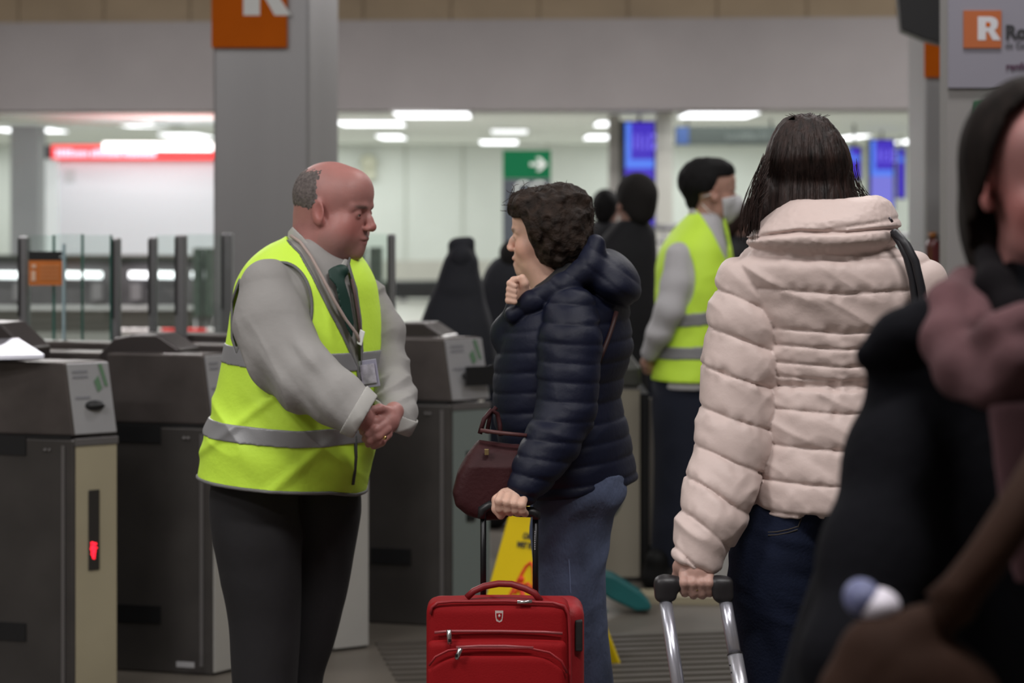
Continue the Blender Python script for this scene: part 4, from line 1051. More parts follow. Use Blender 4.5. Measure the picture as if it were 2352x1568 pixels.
# ------------------------------------------------------------------ 2. short-haired woman in a navy quilted jacket
W = Frame(5.4); q = W.q
face = math.radians(180 - 14)
base = q(1300, 0); base[2] = 0
hd = head_sdf(q(1257, 540, 0), face, math.radians(-2), 0, 0.89, female=True, mouth=.004)
bf = math.radians(160)
rows = [(655, 1262, 1405), (680, 1215, 1432), (700, 1186, 1440), (740, 1160, 1444), (800, 1146, 1450), (860, 1139, 1432), (920, 1137, 1424), (980, 1143, 1440), (1040, 1160, 1450), (1100, 1186, 1462), (1135, 1192, 1466)]
torso = W.loft(rows, bf, 1.25, 2.1)
jl = [(1080, 1240, 1428, -.06), (1120, 1234, 1434, -.06), (1180, 1230, 1405, -.06), (1250, 1230, 1391, -.06), (1330, 1234, 1386, -.06), (1400, 1250, 1390, -.06), (1480, 1272, 1398, -.06), (1568, 1290, 1406, -.06), (1750, 1300, 1398, -.06), (1930, 1305, 1390, -.06)]
jl2 = [(1080, 1220, 1400, .1), (1180, 1222, 1380, .1), (1330, 1228, 1350, .1), (1480, 1235, 1345, .1), (1568, 1245, 1345, .1), (1930, 1260, 1345, .1)]
arm_n = [(1312, 722, -.15, 60), (1310, 790, -.18, 64), (1306, 870, -.2, 62), (1300, 945, -.22, 60), (1268, 1015, -.26, 55), (1232, 1075, -.29, 46), (1206, 1118, -.31, 37)]
hand_n = union(.008,
    W.tube([(1205, 1125, -.31, 25), (1188, 1140, -.315, 27), (1172, 1146, -.315, 24)], .01),
    *[(.002, W.tube([(x0, 1136 + i * 2, -.335, 10.5), (x0 - 6, 1150 + i * 3, -.352, 10), (x0 - 5, 1168 + i * 1.5, -.345, 9.5), (x0 + 2, 1176 + i, -.322, 9)], .004)) for i, x0 in enumerate((1152, 1170, 1188, 1204))],
    W.tube([(1158, 1134, -.31, 13), (1142, 1148, -.315, 12), (1140, 1168, -.32, 10.5), (1150, 1184, -.325, 9)], .006))
hand_f = union(.008,
    W.tube([(1205, 695, -.10, 20), (1196, 675, -.10, 25), (1190, 660, -.10, 22)], .01),
    *[(.002, W.tube([(1196 - i * 3, 640 + i * 13, -.11, 8.5), (1180 - i * 3, 643 + i * 13, -.13, 8), (1171 - i * 1, 651 + i * 13, -.145, 7.5), (1182, 657 + i * 12, -.15, 7)], .004)) for i in range(4)],
    W.tube([(1205, 670, -.12, 11), (1205, 650, -.13, 10), (1200, 638, -.13, 9)], .005))
body = union(.02, hd, (.03, W.tube([(1278, 590, .0, 42), (1262, 640, -.0, 44), (1275, 690, 0, 50)])),
    offset(torso, -.03), offset(W.loft(jl, bf, 1.0), -.02), offset(W.loft(jl2, bf, 1.0), -.02),
    W.tube([(a, b, c, r * .5) for a, b, c, r in arm_n]), W.tube([(1205, 700, -.10, 18), (1225, 780, -.05, 22)]))
body = union(.004, body, hand_n, hand_f)
P2 = sculpt('person', body, *bb(W, 1100, 420, 1500, 1985, -.42, .32), .0032, M_skin, None, base,
            skin_tint([hd], (0.70, 0.44, 0.34), 0.3, (0.45, 0.16, 0.14), brow=(0.2, 0.13, 0.1)))
tag(P2, 'older woman with short brown curly hair and navy quilted jacket, hand at her chin', 'person')
add_eyes(hd, P2, M_eye)
M_hairb = mat('dark brown curly hair', (0.022, 0.013, 0.009), 0.7, var=0.6, vscale=40, bump=.5, bscale=130, spec=.25)
def curl(sc, amp, seed):
    return lambda p: amp * (1 - 2 * np.abs(noise(p, (sc, sc, sc * .7), seed))) + amp * .5 * noise(p, (sc * 2.2,) * 3, seed + 1)
facecut = W.poly([(1120, 500), (1196, 500), (1206, 520), (1214, 550), (1226, 572), (1232, 600), (1243, 622), (1240, 700), (1120, 700)])
hm = union(.03, W.ell(1270, 508, .0, 86, 76, .108), W.ell(1292, 562, .0, 66, 60, .102), W.ell(1208, 470, -.0, 34, 30, .06), W.ell(1300, 470, 0, 52, 42, .07))
hm = sub(disp(hm, curl(38, .0075, 51)), facecut, .006)
ho = sculpt('hair', hm, *bb(W, 1120, 380, 1400, 680, -.16, .16), .003, M_hairb, P2)
def st(rnd, i):
    a = rnd.uniform(-2.9, 0.35); rr = rnd.uniform(.86, 1.02); x = 1272 + 86 * rr * math.cos(a); y = 505 + 76 * rr * math.sin(a)
    if a < -2.2: x, y = rnd.uniform(1170, 1215), rnd.uniform(432, 500)
    d = rnd.uniform(-.05, .05); pts = []; ph = (a + math.pi / 2 + rnd.choice((0, math.pi)) + rnd.uniform(-.45, .45)); cu = rnd.uniform(-.35, .35)
    for k in range(7):
        pts.append(W.q(x, y, d)); x += 4 * math.cos(cu * k + ph); y += 4 * math.sin(cu * k + ph)
    return pts
strands(MB(), st, 320, 4, .0007, 3).build('hair_wisps', M_hairb, ho, smooth=True)
# jacket
M_navy = mat('navy quilted nylon', (0.0042, 0.0062, 0.021), 0.55, bump=0.12, bscale=70, var=0.12, vscale=8, spec=.3)
M_navyin = mat('black lining', (0.006, 0.006, 0.008), 0.7)
seam_t = [600, 655, 700, 745, 790, 835, 880, 925, 968, 1012, 1056, 1100, 1145]
def qt(p): return quilt(W.v(p) + .10 * (W.u(p) - 1300), seam_t, .0075, 3.2) + cloth_wrinkle(W, .0022, 11, 26, 61, .3)(p)
def qa(p):
    u, v = W.u(p), W.v(p); c = v - .05 * (u - 1300) + np.clip((v - 960) / 150, 0, 1) * .35 * (1300 - u)
    return quilt(c, [640, 690, 733, 775, 817, 858, 900, 942, 985, 1030, 1078, 1128, 1180], .0070, 3.2) + cloth_wrinkle(W, .0030, 10, 30, 62, -.3)(p)
hemw = lambda p: (W.v(p) - (1128 - .14 * (W.u(p) - 1250))) * W.k
jt = disp(inter(torso, hemw, .012), qt)
sl = inter(disp(W.tube(arm_n, .03), qa), lambda p: (lambda u, v: (-(u - 1190) * .55 + (v - 1124) * .83) * W.k)(W.u(p), W.v(p)), .008)
farsl = disp(W.tube([(1236, 712, .16, 46), (1188, 780, .04, 46), (1172, 770, -.05, 40), (1190, 712, -.095, 30)], .03), cloth_wrinkle(W, .003, 20, 16, 63))
hood_q = lambda p: quilt(W.v(p) * .8 - .62 * (W.u(p) - 1400), [340, 440, 480, 520, 560, 600, 640, 690, 800], .0055, 3)
hood = disp(union(.03, W.ell(1392, 632, .0, 70, 58, .13, roll=.5), W.tube([(1368, 560, -.09, 20), (1350, 615, -.12, 26), (1290, 662, -.14, 27), (1225, 692, -.13, 22), (1180, 722, -.12, 16)], .02),
           W.tube([(1368, 560, .09, 20), (1340, 640, .12, 28), (1240, 690, .13, 22)], .02), W.ell(1405, 655, 0, 66, 44, .15, roll=.3)), hood_q)
hood = sub(hood, W.ell(1310, 560, 0, 78, 84, .095), .015)
jk = union(.006, jt, sl, (.012, farsl), (.004, hood))
jo = sculpt('quilted_jacket', jk, *bb(W, 1100, 530, 1520, 1170, -.45, .32), .0036, M_navy, P2)
inn = sub(union(.02, W.tube([(1335, 600, -.03, 38), (1300, 650, -.06, 34), (1245, 672, -.08, 22)], .02), W.ell(1300, 665, 0, 66, 34, .10)), W.tube([(1270, 590, .0, 44), (1252, 650, -.0, 46)], .01), .004)
sculpt('inner_collar', inn, *bb(W, 1190, 570, 1400, 730, -.2, .2), .004, M_navyin, jo)
# jeans
M_jean = mat('blue denim', (0.075, 0.095, 0.165), 0.9, bump=0.25, bscale=160, var=0.6, vscale=6, stretch=(1, 1, .5))
def jw(p): return cloth_wrinkle(W, .0095, 9, 15, 71, .7)(p) * np.clip(1.2 - np.abs(W.v(p) - 1190) / 260, .25, 1)
js = sculpt('jeans', disp(union(.01, W.loft(jl, bf, 1.0), W.loft(jl2, bf, 1.0)), jw), *bb(W, 1180, 1070, 1480, 1945, -.25, .3), .005, M_jean, P2)
lj = W.loft(jl, bf, 1.0)
MB().tube([on(W, lj, x, y, -.0015, -.4) for x, y in [(1301, 1130), (1302, 1180), (1304, 1240), (1308, 1310), (1312, 1380), (1322, 1470), (1335, 1560)]], .0016, 5).build('side_seam', mat('seam blue', (0.16, 0.2, 0.33), .9), js, smooth=True)
for x, d in ((1335, -.05), (1290, .1)): shoe(W, x, 1980, d, math.cos(bf), math.sin(bf), M_shoe, P2, .25)
# handbag with its strap
hb = thing('handbag', tuple(W.q(1140, 1150, -.24)), 'burgundy leather handbag hanging in front of the woman in the navy jacket', 'handbag')
M_burg = mat('burgundy leather', (0.040, 0.009, 0.011), 0.6, spec=.25, bump=.15, bscale=120, var=.15)
outl = [(1050, 1098), (1060, 1058), (1082, 1018), (1104, 990), (1160, 996), (1212, 1000), (1226, 1050), (1200, 1120), (1160, 1152), (1118, 1154), (1080, 1142), (1056, 1124)]
bag = lambda p: smax(W.poly(outl)(p), np.abs(p[:, 1] - W.D + .235) - (.048 - .035 * np.clip((1040 - W.v(p)) / 60, 0, 1)), .03) - .004 - cloth_wrinkle(W, .003, 18, 10, 81)(p)
sculpt('bag_body', bag, *bb(W, 1020, 960, 1260, 1190, -.36, -.1), .004, M_burg, hb)
MB().tube([W.q(x, y, d) for x, y, d in [(1102, 996, -.27), (1112, 962, -.265), (1128, 942, -.255), (1142, 950, -.25), (1148, 975, -.25), (1150, 1000, -.26)]], .0055, 8).build('handle_loop', M_burg, hb, smooth=True)
MB().tube([W.q(x, y, d) for x, y, d in [(1140, 935, -.24), (1126, 950, -.245), (1118, 995, -.255)]], .005, 8).build('handle_loop', M_burg, hb, smooth=True)
MB().tube([W.q(x, y, d) for x, y, d in [(1104, 988, -.275), (1150, 994, -.286), (1210, 1000, -.286)]], .005, 6).build('top_rim', mat('burgundy rim', (0.09, 0.03, 0.03), .5), hb, smooth=True)
MB().box(tuple(W.q(1113, 1045, -.291)), tuple(W.q(1123, 1030, -.28))).build('gold_stud', mat('dull gold', (0.35, 0.25, 0.12), .4, .8), hb, bevel=.001)
sp = [on(W, lambda p: val(jt(p), p), x, y, .006) for x, y in [(1416, 716), (1408, 745), (1398, 775), (1386, 805), (1376, 832)]]
MB().tube(sp, .006, 6).build('shoulder_strap', mat('strap brown', (0.035, 0.010, 0.010), .6), hb, smooth=True)

# ------------------------------------------------------------------ red suitcase
C = Frame(5.04); q = C.q
sc_ = thing('suitcase', (q(1160, 0)[0], 5.2, 0), 'red soft suitcase with black telescopic handle held by the short-haired woman', 'suitcase')
M_red_f = mat('red fabric', (0.30, 0.006, 0.009), 0.75, bump=.10, bscale=260, var=.05, spec=.2)
M_red_p = mat('red piping', (0.30, 0.012, 0.018), 0.5)
def sbox(x0, y0, x1, zb, d0, d1, r):
    a = q(x0, y0); b = q(x1, y0); c = ((a[0] + b[0]) / 2, C.D + (d0 + d1) / 2, (a[2] + zb) / 2)
    return rbox(c, ((b[0] - a[0]) / 2, (d1 - d0) / 2, (a[2] - zb) / 2), r)
sb = (q(975, 1350)[0] - .02, C.D - .2, 0.0); se = (q(1360, 1350)[0], C.D + .3, q(0, 1330)[2])
puff = lambda p: .004 * np.cos((C.u(p) - 1145) / 170 * 1.5)
cas = sbox(979, 1386, 1342, .07, -.02, .13, .03)
sculpt('case_body', cas, sb, se, .005, mat('red fabric dark', (0.36, 0.010, 0.015), .6, bump=.1, bscale=260), sc_)
fp = disp(sbox(981, 1376, 1308, .085, -.055, .05, .022), lambda p: .005 * np.clip(1 - ((C.u(p) - 1145) / 165) ** 2, 0, 1))
fpo = sculpt('front_pocket', fp, sb, se, .004, M_red_f, sc_)
fp2 = disp(sbox(984, 1458, 1300, .10, -.068, .0, .016), lambda p: .004 * np.clip(1 - ((C.u(p) - 1145) / 160) ** 2, 0, 1))
sculpt('middle_pocket', fp2, sb, se, .004, M_red_f, sc_)
yy = lambda u: 1490 + 38 * np.clip((1075 - u) / 95, 0, 1) ** 2 + 40 * np.clip((u - 1215) / 85, 0, 1) ** 2
lowp = lambda p: np.maximum(sbox(984, 1486, 1300, .11, -.082, .0, .016)(p), (yy(C.u(p)) - C.v(p)) * C.k)
sculpt('lower_pocket', lowp, sb, se, .004, M_red_f, sc_)
def pipe(name, pts, r, m, d=-.06): return MB().tube([q(x, y, d) for x, y in pts], r, 8).build(name, m, sc_, smooth=True)
pipe('piping', [(990, 1410), (992, 1394), (1006, 1384), (1040, 1381), (1160, 1380), (1270, 1384), (1296, 1392), (1306, 1410), (1309, 1460), (1310, 1568), (1311, 1700)], .0035, M_red_p, -.056)
pipe('zip_line', [(998, 1452), (1030, 1449), (1150, 1449), (1250, 1451), (1292, 1454)], .003, mat('zip grey red', (0.36, 0.08, 0.09), .4), -.067)
pipe('zip_line', [(1048, 1486), (1100, 1483), (1160, 1483), (1225, 1487)], .003, mat('zip grey red', (0.36, 0.08, 0.09), .4), -.084)
pipe('piping', [(985, 1528), (1000, 1508), (1030, 1493), (1075, 1488), (1215, 1488), (1262, 1498), (1290, 1518), (1302, 1545)], .0028, M_red_p, -.084)
pipe('top_handle', [(1072, 1372), (1088, 1357), (1112, 1346), (1145, 1340), (1175, 1341), (1206, 1351), (1228, 1362), (1242, 1380)], .0075, mat('handle red', (0.22, 0.010, 0.014), .5), -.03)
M_zip = mat('zip puller', (0.6, 0.6, 0.6), .25, .9)
for (x0, y0, x1, y1, d) in ((1031, 1446, 1033, 1478, -.076), (1058, 1488, 1049, 1513, -.093)):
    m1 = MB().tube([q(x0, y0, d), q(x1, y1, d)], .0055, 8); m1.build('zip_puller', M_zip, sc_, smooth=True)
    MB().tube([q(x1 - .3, y1 - 11, d - .005), q(x1, y1 - 4, d - .005)], .003, 6).build('puller_hole', M_gdark, sc_)
MB().tube([q(1188, 1383, -.062), q(1222, 1381, -.062)], .004, 8).build('zip_puller', M_zip, sc_, smooth=True)
MB().extr([q(x, y, -.060) for x, y in ((1137, 1402), (1156, 1402), (1155, 1417), (1153, 1426), (1147, 1429), (1140, 1426), (1138, 1417))], (0, .004, 0)).build('crest', mat('crest white', (0.62, 0.5, 0.48), .4), sc_)
MB().extr([q(x, y, -.0612) for x, y in ((1140, 1408), (1153, 1408), (1152, 1420), (1147, 1425), (1141, 1420))], (0, .002, 0)).build('crest_shield', M_red_f, sc_)
MB().ball(q(1147, 1414, -.0615), (.0025, .002, .0035)).build('crest_mark', mat('crest white', (0.62, 0.5, 0.48)), sc_)
MB().box(tuple(q(1321, 1496, -.028)), tuple(q(1337, 1418, .01))).build('side_handle', mat('black webbing', (0.02, 0.018, 0.018), .7), sc_, bevel=.003)
zt = q(0, 1180)[2]
for x in (1110, 1230):
    a = q(x, 1368, .06); MB().tube([(a[0], a[1], a[2] - .05), (a[0], a[1], zt)], .0068, 10).build('telescopic_tube', mat('black tube', (0.012, 0.012, 0.014), .35, .4), sc_, smooth=True)
hb1 = [(1102, 1176), (1106, 1166), (1125, 1160), (1170, 1166), (1214, 1170), (1234, 1168), (1236, 1186)]
MB().tube([q(x, y, .055) for x, y in [(1106, 1190), (1108, 1170), (1125, 1160), (1160, 1166), (1190, 1174), (1222, 1176), (1232, 1180), (1232, 1192)]], [.009, .011, .011, .012, .013, .012, .011, .009], 10).build('grip', M_black, sc_, smooth=True)
tm = MB()
for i in range(9): tm.box(tuple(q(1227.5, 1222 + i * 5, .051)), tuple(q(1229.5, 1219 + i * 5, .0525)))
tm.build('tube_marking', mat('grey print2', (0.4, 0.4, 0.42)), sc_)
for x in (1000, 1322):
    for d in (-.0, .11): MB().tube([q(x - 8, 0, d) * (1, 1, 0) + (0, 0, .032), q(x + 8, 0, d) * (1, 1, 0) + (0, 0, .032)], .032, 14).build('wheel', M_black, sc_)
    MB().box(tuple(q(x - 14, 0, -.01) * (1, 1, 0) + (0, 0, .045)), tuple(q(x + 14, 0, .11) * (1, 1, 0) + (0, 0, .08))).build('wheel_housing', M_black, sc_)
# ------------------------------------------------------------------ 3. woman in a pale pink padded coat, seen from behind
K = Frame(4.5); q = K.q
base = q(1900, 0); base[2] = 0
bf = math.radians(84)
rows = [(545, 1772, 2010), (562, 1738, 2040), (580, 1712, 2066), (605, 1690, 2092), (640, 1690, 2106), (700, 1722, 2112), (780, 1742, 2102), (850, 1748, 2082), (878, 1752, 2070), (900, 1748, 2072), (940, 1742, 2082), (1020, 1734, 2098), (1100, 1726, 2112), (1160, 1722, 2120), (1200, 1722, 2122)]
torso = K.loft(rows, bf, 1.45, 2.3)
arm_l = [(1722, 655, .0, 72), (1712, 740, .0, 76), (1704, 840, -.005, 79), (1696, 930, -.01, 77), (1682, 1020, -.03, 74), (1656, 1115, -.06, 68), (1630, 1200, -.09, 62), (1598, 1290, -.11, 53)]
arm_r = [(2098, 655, .0, 70), (2120, 760, .0, 72), (2138, 900, .0, 72), (2142, 1040, -.02, 66), (2135, 1180, -.06, 56), (2128, 1250, -.08, 48)]
jl = [(1130, 1726, 1915), (1170, 1712, 1915), (1220, 1690, 1908), (1290, 1674, 1900), (1380, 1681, 1890), (1450, 1692, 1882), (1568, 1712, 1872), (1800, 1735, 1862), (2000, 1742, 1850), (2250, 1752, 1836)]
jr = [(r[0], 3820 - r[2] - 2, 3820 - r[1]) for r in jl]
hd = head_sdf(q(1862, 400, .055), math.radians(82), 0, 0, .80, female=True)
hand = union(.010,
    K.tube([(1596, 1270, -.11, 34), (1597, 1290, -.115, 37), (1600, 1312, -.12, 40)], .01),
    *[(.0025, K.tube([(x, 1316, -.135, 12.5), (x, 1338, -.150, 12), (x + 1, 1356 + o, -.142, 11), (x + 2, 1362 + o, -.118, 10)], .0035)) for x, o in ((1571, 0), (1591, 5), (1611, 5), (1628, 0))],
    K.tube([(1575, 1280, -.11, 16), (1560, 1300, -.105, 13.5), (1556, 1326, -.095, 12), (1562, 1345, -.085, 10)], .008))
body = union(.02, hd, K.tube([(1870, 450, .06, 44), (1890, 540, .04, 52)]), offset(torso, -.035), offset(K.loft(jl, bf, 1.0), -.02), offset(K.loft(jr, bf, 1.0), -.02),
             K.tube([(a, b, c, r * .5) for a, b, c, r in arm_l]), K.tube([(a, b, c, r * .5) for a, b, c, r in arm_r]), K.tube([(2126, 1240, -.08, 28), (2124, 1310, -.08, 36)]), *[(.003, K.tube([(2100 + i * 17, 1325, -.08, 11), (2100 + i * 17, 1362 + 6 * (i in (1, 2)), -.085, 10), (2104 + i * 14, 1392 + 6 * (i in (1, 2)), -.08, 9)], .003)) for i in range(4)], (.01, K.tube([(2096, 1290, -.09, 15), (2080, 1325, -.10, 11), (2082, 1352, -.10, 9)])))
body = union(.003, body, hand)
P3 = sculpt('person', body, *bb(K, 1520, 280, 2230, 2300, -.35, .3), .0034, M_skin, None, base, skin_tint([hd], (0.50, 0.30, 0.25), .3))
tag(P3, 'woman seen from behind with long dark brown hair and a pale pink padded coat', 'person')
# coat
M_pink = mat('pale pink nylon', (0.64, 0.51, 0.475), 0.55, bump=.10, bscale=60, var=.025, vscale=6, sheen=.15)
seamt = [540, 594, 668, 757, 794, 834, 866, 888, 940, 1022, 1102, 1172, 1250]
def qt(p):
    u, v = K.u(p), K.v(p)
    c = v - 10 * np.clip(1 - np.abs(u - 1920) / 180, 0, 1) + 10 + noise(p, (9, 9, 3), 5) * 4
    q0 = quilt(c, seamt, .0065, 3.4)
    near = np.min(np.abs(c[:, None] - np.array(seamt)), 1)
    q0 = q0 - .0022 * np.exp(-(near / 3.5) ** 2)
    pk = np.exp(-(near / 15) ** 2) * noise(p, (70, 70, 14), 91) * .0045
    diag = cloth_wrinkle(K, .0062, 6, 30, 92, -.55)(p)
    side = np.clip(1 - np.abs(u - 1800) / 70, 0, 1) * cloth_wrinkle(K, .005, 14, 34, 95, .6)(p)
    belt = .006 * noise(p, (45, 45, 20), 93) * np.exp(-((v - 876) / 20) ** 2)
    return q0 + pk + diag * .8 + side * .7 + belt - .008 * np.exp(-((v - 878) / 9) ** 2)
aseam = [500, 600, 692, 780, 867, 958, 1046, 1126, 1205, 1285, 1370]
cxl = np.array([(b, a) for a, b, c, r in arm_l])
def qa(p):
    u, v = K.u(p), K.v(p); x = np.interp(v, cxl[:, 0], cxl[:, 1])
    s = .34 + .30 * np.clip((v - 1000) / 200, 0, 1)
    c = v - s * (u - x) + noise(p, (14, 14, 5), 6) * 5
    q0 = quilt(c, aseam, .0058, 3.4)
    near = np.min(np.abs(c[:, None] - np.array(aseam)), 1)
    inner = np.clip((u - x) / 70, 0, 1)
    q0 = q0 - .0022 * np.exp(-(near / 3.5) ** 2)
    pk = np.exp(-(near / 16) ** 2) * noise(p, (65, 65, 18), 96) * .0045
    return q0 + pk + cloth_wrinkle(K, .0062, 8, 30, 94, -.7)(p) * (.5 + .5 * np.clip((v - 900) / 200, 0, 1)) + inner * cloth_wrinkle(K, .006, 18, 30, 97, .8)(p) * .8
hemk = lambda p: (K.v(p) - 1166) * K.k
jt = disp(inter(torso, hemk, .014), qt)
cutl = lambda p: (lambda u, v: (-(u - 1600) * .37 + (v - 1276) * .93) * K.k)(K.u(p), K.v(p))
sl = disp(inter(K.tube(arm_l, .03), cutl, .014), qa)
sr = disp(inter(K.tube(arm_r, .03), lambda p: (K.v(p) - 1240) * K.k, .012), lambda p: quilt(K.v(p) + .34 * (K.u(p) - 2120), aseam, .0075, 3))
crow = [(452, 1808, 2030), (462, 1796, 2040), (475, 1785, 2046), (500, 1762, 2053), (530, 1730, 2058), (552, 1716, 2056), (575, 1740, 2034), (600, 1785, 1990)]
def qc(p):
    u, v = K.u(p), K.v(p)
    f1 = v - (556 - 28 * np.clip((u - 1700) / 120, 0, 1) + 4 * np.sin((u - 1820) / 45.)); f2 = v - (536 - .05 * (u - 1750) - 20 * np.clip((u - 1850) / 200, 0, 1))
    return .010 * np.clip(1 - np.abs(v - 505) / 60, 0, 1) - .010 * np.exp(-(f1 / 4.) ** 2) - .004 * np.exp(-(f2 / 5.) ** 2) + cloth_wrinkle(K, .005, 6, 26, 98, .15)(p) + .0012 * noise(p, (150,) * 3, 99)
collar = disp(K.loft(crow, bf, 1.05, 2.3, rnd=.018), qc)
collar = sub(collar, K.ell(1900, 430, .01, 112, 62, .100), .015)
ct = sculpt('padded_coat', union(.0035, jt, sl, sr, (.010, collar)), *bb(K, 1530, 440, 2240, 1320, -.3, .3), .0030, M_pink, P3, L=2.4)
MB().tube([q(2044, 506, -.13), q(2048, 503, -.13)], .006, 10).build('collar_snap', mat('snap', (0.06, .05, .06), .3, .6), ct, smooth=True)
# armhole seam
# hair
M_hair = mat('long dark brown hair', (0.020, 0.010, 0.008), 0.55, var=0.7, vscale=90, bump=.35, bscale=220, stretch=(1, 1, .03), spec=.3)
hrow = [(262, 1838, 1868), (268, 1812, 1890), (280, 1795, 1905), (300, 1778, 1922), (330, 1764, 1942), (370, 1754, 1956), (410, 1748, 1966), (450, 1738, 1976), (475, 1734, 1984), (500, 1730, 1990), (540, 1735, 1985)]
hs = K.loft([(r[0], r[1], r[2], .0 if r[0] < 400 else .030) for r in hrow if r[0] <= 500], bf, 1.12, 2.1, rnd=.012)
hw = lambda p: .0022 * (1 - 2 * np.abs(noise(p, (60, 60, 2.2), 101))) + .0012 * noise(p, (170, 170, 3), 102) + .003 * noise(p, (16, 16, 4), 103)
wing = K.tube([(1768, 430, .0, 24), (1746, 480, -.02, 16), (1728, 515, -.04, 8), (1716, 540, -.06, 3)], .01)
ho = sculpt('hair', disp(union(.02, hs, wing), hw), *bb(K, 1690, 250, 2010, 560, -.25, .25), .0028, M_hair, P3)
def st(rnd, i):
    side = rnd.random()
    if side < .5:   # loose ends on the left reaching the collar
        x, y = rnd.uniform(1752, 1768), rnd.uniform(340, 450); tx = rnd.uniform(1696, 1745); ty = rnd.uniform(510, 560); d = -.06
        cx_ = min(x, tx) - rnd.uniform(-6, 6)
    elif side < .65:
        x, y = rnd.uniform(1950, 1968), rnd.uniform(360, 440); tx = rnd.uniform(1980, 2006); ty = rnd.uniform(450, 474); d = -.04; cx_ = x + rnd.uniform(0, 14)
    elif side < .8:
        x, y = rnd.uniform(1830, 1880), 272; tx = x + rnd.uniform(-30, 30); ty = rnd.uniform(258, 268); d = -.02; cx_ = (x + tx) / 2
    else:
        x = rnd.uniform(1775, 1940); y = rnd.uniform(300, 340); tx = x + (x - 1860) * .3 + rnd.uniform(-8, 8); ty = rnd.uniform(450, 470); cx_ = tx; d = None
    pts = []
    for k in range(9):
        t = k / 8; xx = x * (1 - t) ** 2 + 2 * cx_ * t * (1 - t) + tx * t * t; yv = y + (ty - y) * (t if side < .8 or side >= .8 else t)
        pts.append(on(K, lambda p: val(hs(p), p), xx, yv, .004, -.3) if d is None else q(xx, yv, d + .01 * math.sin(i)))
    return pts
strands(MB(), st, 240, 8, .0006, 3).build('hair_wisps', M_hair, ho, smooth=True)
# jeans
M_dj = mat('dark blue denim', (0.0065, 0.010, 0.026), 0.9, bump=.2, spec=.2, bscale=180, var=.3, vscale=7)
jj = disp(union(.012, K.loft(jl, bf, 1.0), K.loft(jr, bf, 1.0)), lambda p: cloth_wrinkle(K, .006, 8, 26, 111, -.35)(p) * np.clip(1.2 - np.abs(K.v(p) - 1270) / 200, .3, 1))
jo = sculpt('jeans', jj, *bb(K, 1640, 1120, 2180, 2260, -.25, .25), .006, M_dj, P3)
ljj = lambda p: val(jj(p), p)
M_st = mat('tan stitching', (0.05, 0.04, 0.03), .8)
for dy_ in (0, 7): MB().tube([on(K, ljj, x, y + dy_, .0012, -.3) for x, y in ((1764, 1222), (1785, 1221), (1810, 1216), (1832, 1209))], .0011, 4).build('pocket_stitching', M_st, jo)
MB().tube([on(K, ljj, x, y, .0012, -.3) for x, y in ((1843, 1172), (1841, 1190), (1833, 1210))], .0011, 4).build('pocket_stitching', M_st, jo)
for x in (1795, 2025): shoe(K, x, 2290, .02, .1, 1, M_shoe, P3, .25)
# ring
MB().tube([q(1600 + 9 * math.cos(a), 1357 - 2 * math.sin(a), -.140 - .012 * math.sin(a)) for a in np.linspace(0, math.pi, 9)], .0014, 6).build('ring', mat('gold', (0.7, 0.5, 0.2), .25, 1.0), P3, smooth=True)
# shoulder bag strap
tb = thing('shoulder_bag', tuple(q(2150, 1000, .1)), 'black shoulder bag of the woman in the pink coat, only its straps show', 'bag')
for pts in ([(2052, 532, -.10), (2068, 556, -.118), (2084, 590, -.125), (2097, 640, -.125), (2104, 700, -.12), (2112, 800, -.12)], [(2056, 534, -.11), (2082, 562, -.128), (2102, 600, -.135), (2116, 660, -.135), (2124, 720, -.13), (2132, 800, -.13)]):
    MB().tube([q(*p) for p in pts], .0085, 8).build('strap', mat('black leather', (0.012, 0.012, 0.016), .5), tb, smooth=True)
sculpt('bag_body', rbox(q(2190, 1020, .02), (.05, .13, .15), .03), *bb(K, 2080, 780, 2290, 1240, -.2, .25), .008, mat('black leather', (0.012, 0.012, 0.016), .5), tb)
# trolley with silver tubes
tc = thing('trolley_case', tuple(q(1700, 2300, -.14) * (1, 1, 0)), 'trolley case with two silver tubes held by the woman in the pink coat', 'suitcase')
M_tube = mat('silver tube', (0.58, 0.58, 0.66), .28, .75)
M_grip = mat('grip black', (0.018, 0.016, 0.018), .45)
K2 = Frame(4.36); s2 = 4.36 / 4.5
def q2(x, y, d=0): return K2.q(x, y, d)
MB().tube([q2(1552, 1340), q2(1596, 1345), q2(1640, 1340)], [.0135, .0125, .0135], 14).build('grip', M_grip, tc, smooth=True)
gL = union(.012, K2.tube([(1560, 1340, 0, 17), (1528, 1342, 0, 20), (1527, 1366, 0, 18)], .01), rbox(q2(1529, 1352), (.020, .017, .021), .008))
gR = union(.012, K2.tube([(1632, 1338, 0, 16), (1655, 1344, 0, 19), (1663, 1370, 0, 18)], .01), rbox(q2(1660, 1352), (.019, .017, .021), .008))
for g_ in (gL, gR): sculpt('grip_corner', g_, *bb(K2, 1490, 1300, 1700, 1400, -.05, .05), .0025, M_grip, tc)
def lean(x0, y0, x1, y1, xe, ye, r0, r1, ysplit, d1):
    t_ = (ye - y0) / (y1 - y0)
    a = q2(x0, y0); m_ = q2(x0 + (x1 - x0) * (ysplit - y0) / (y1 - y0), ysplit, d1 * (ysplit - y0) / 900); e_ = q2(x0 + (x1 - x0) * t_, ye, d1 * (ye - y0) / 900)
    return a, m_, e_
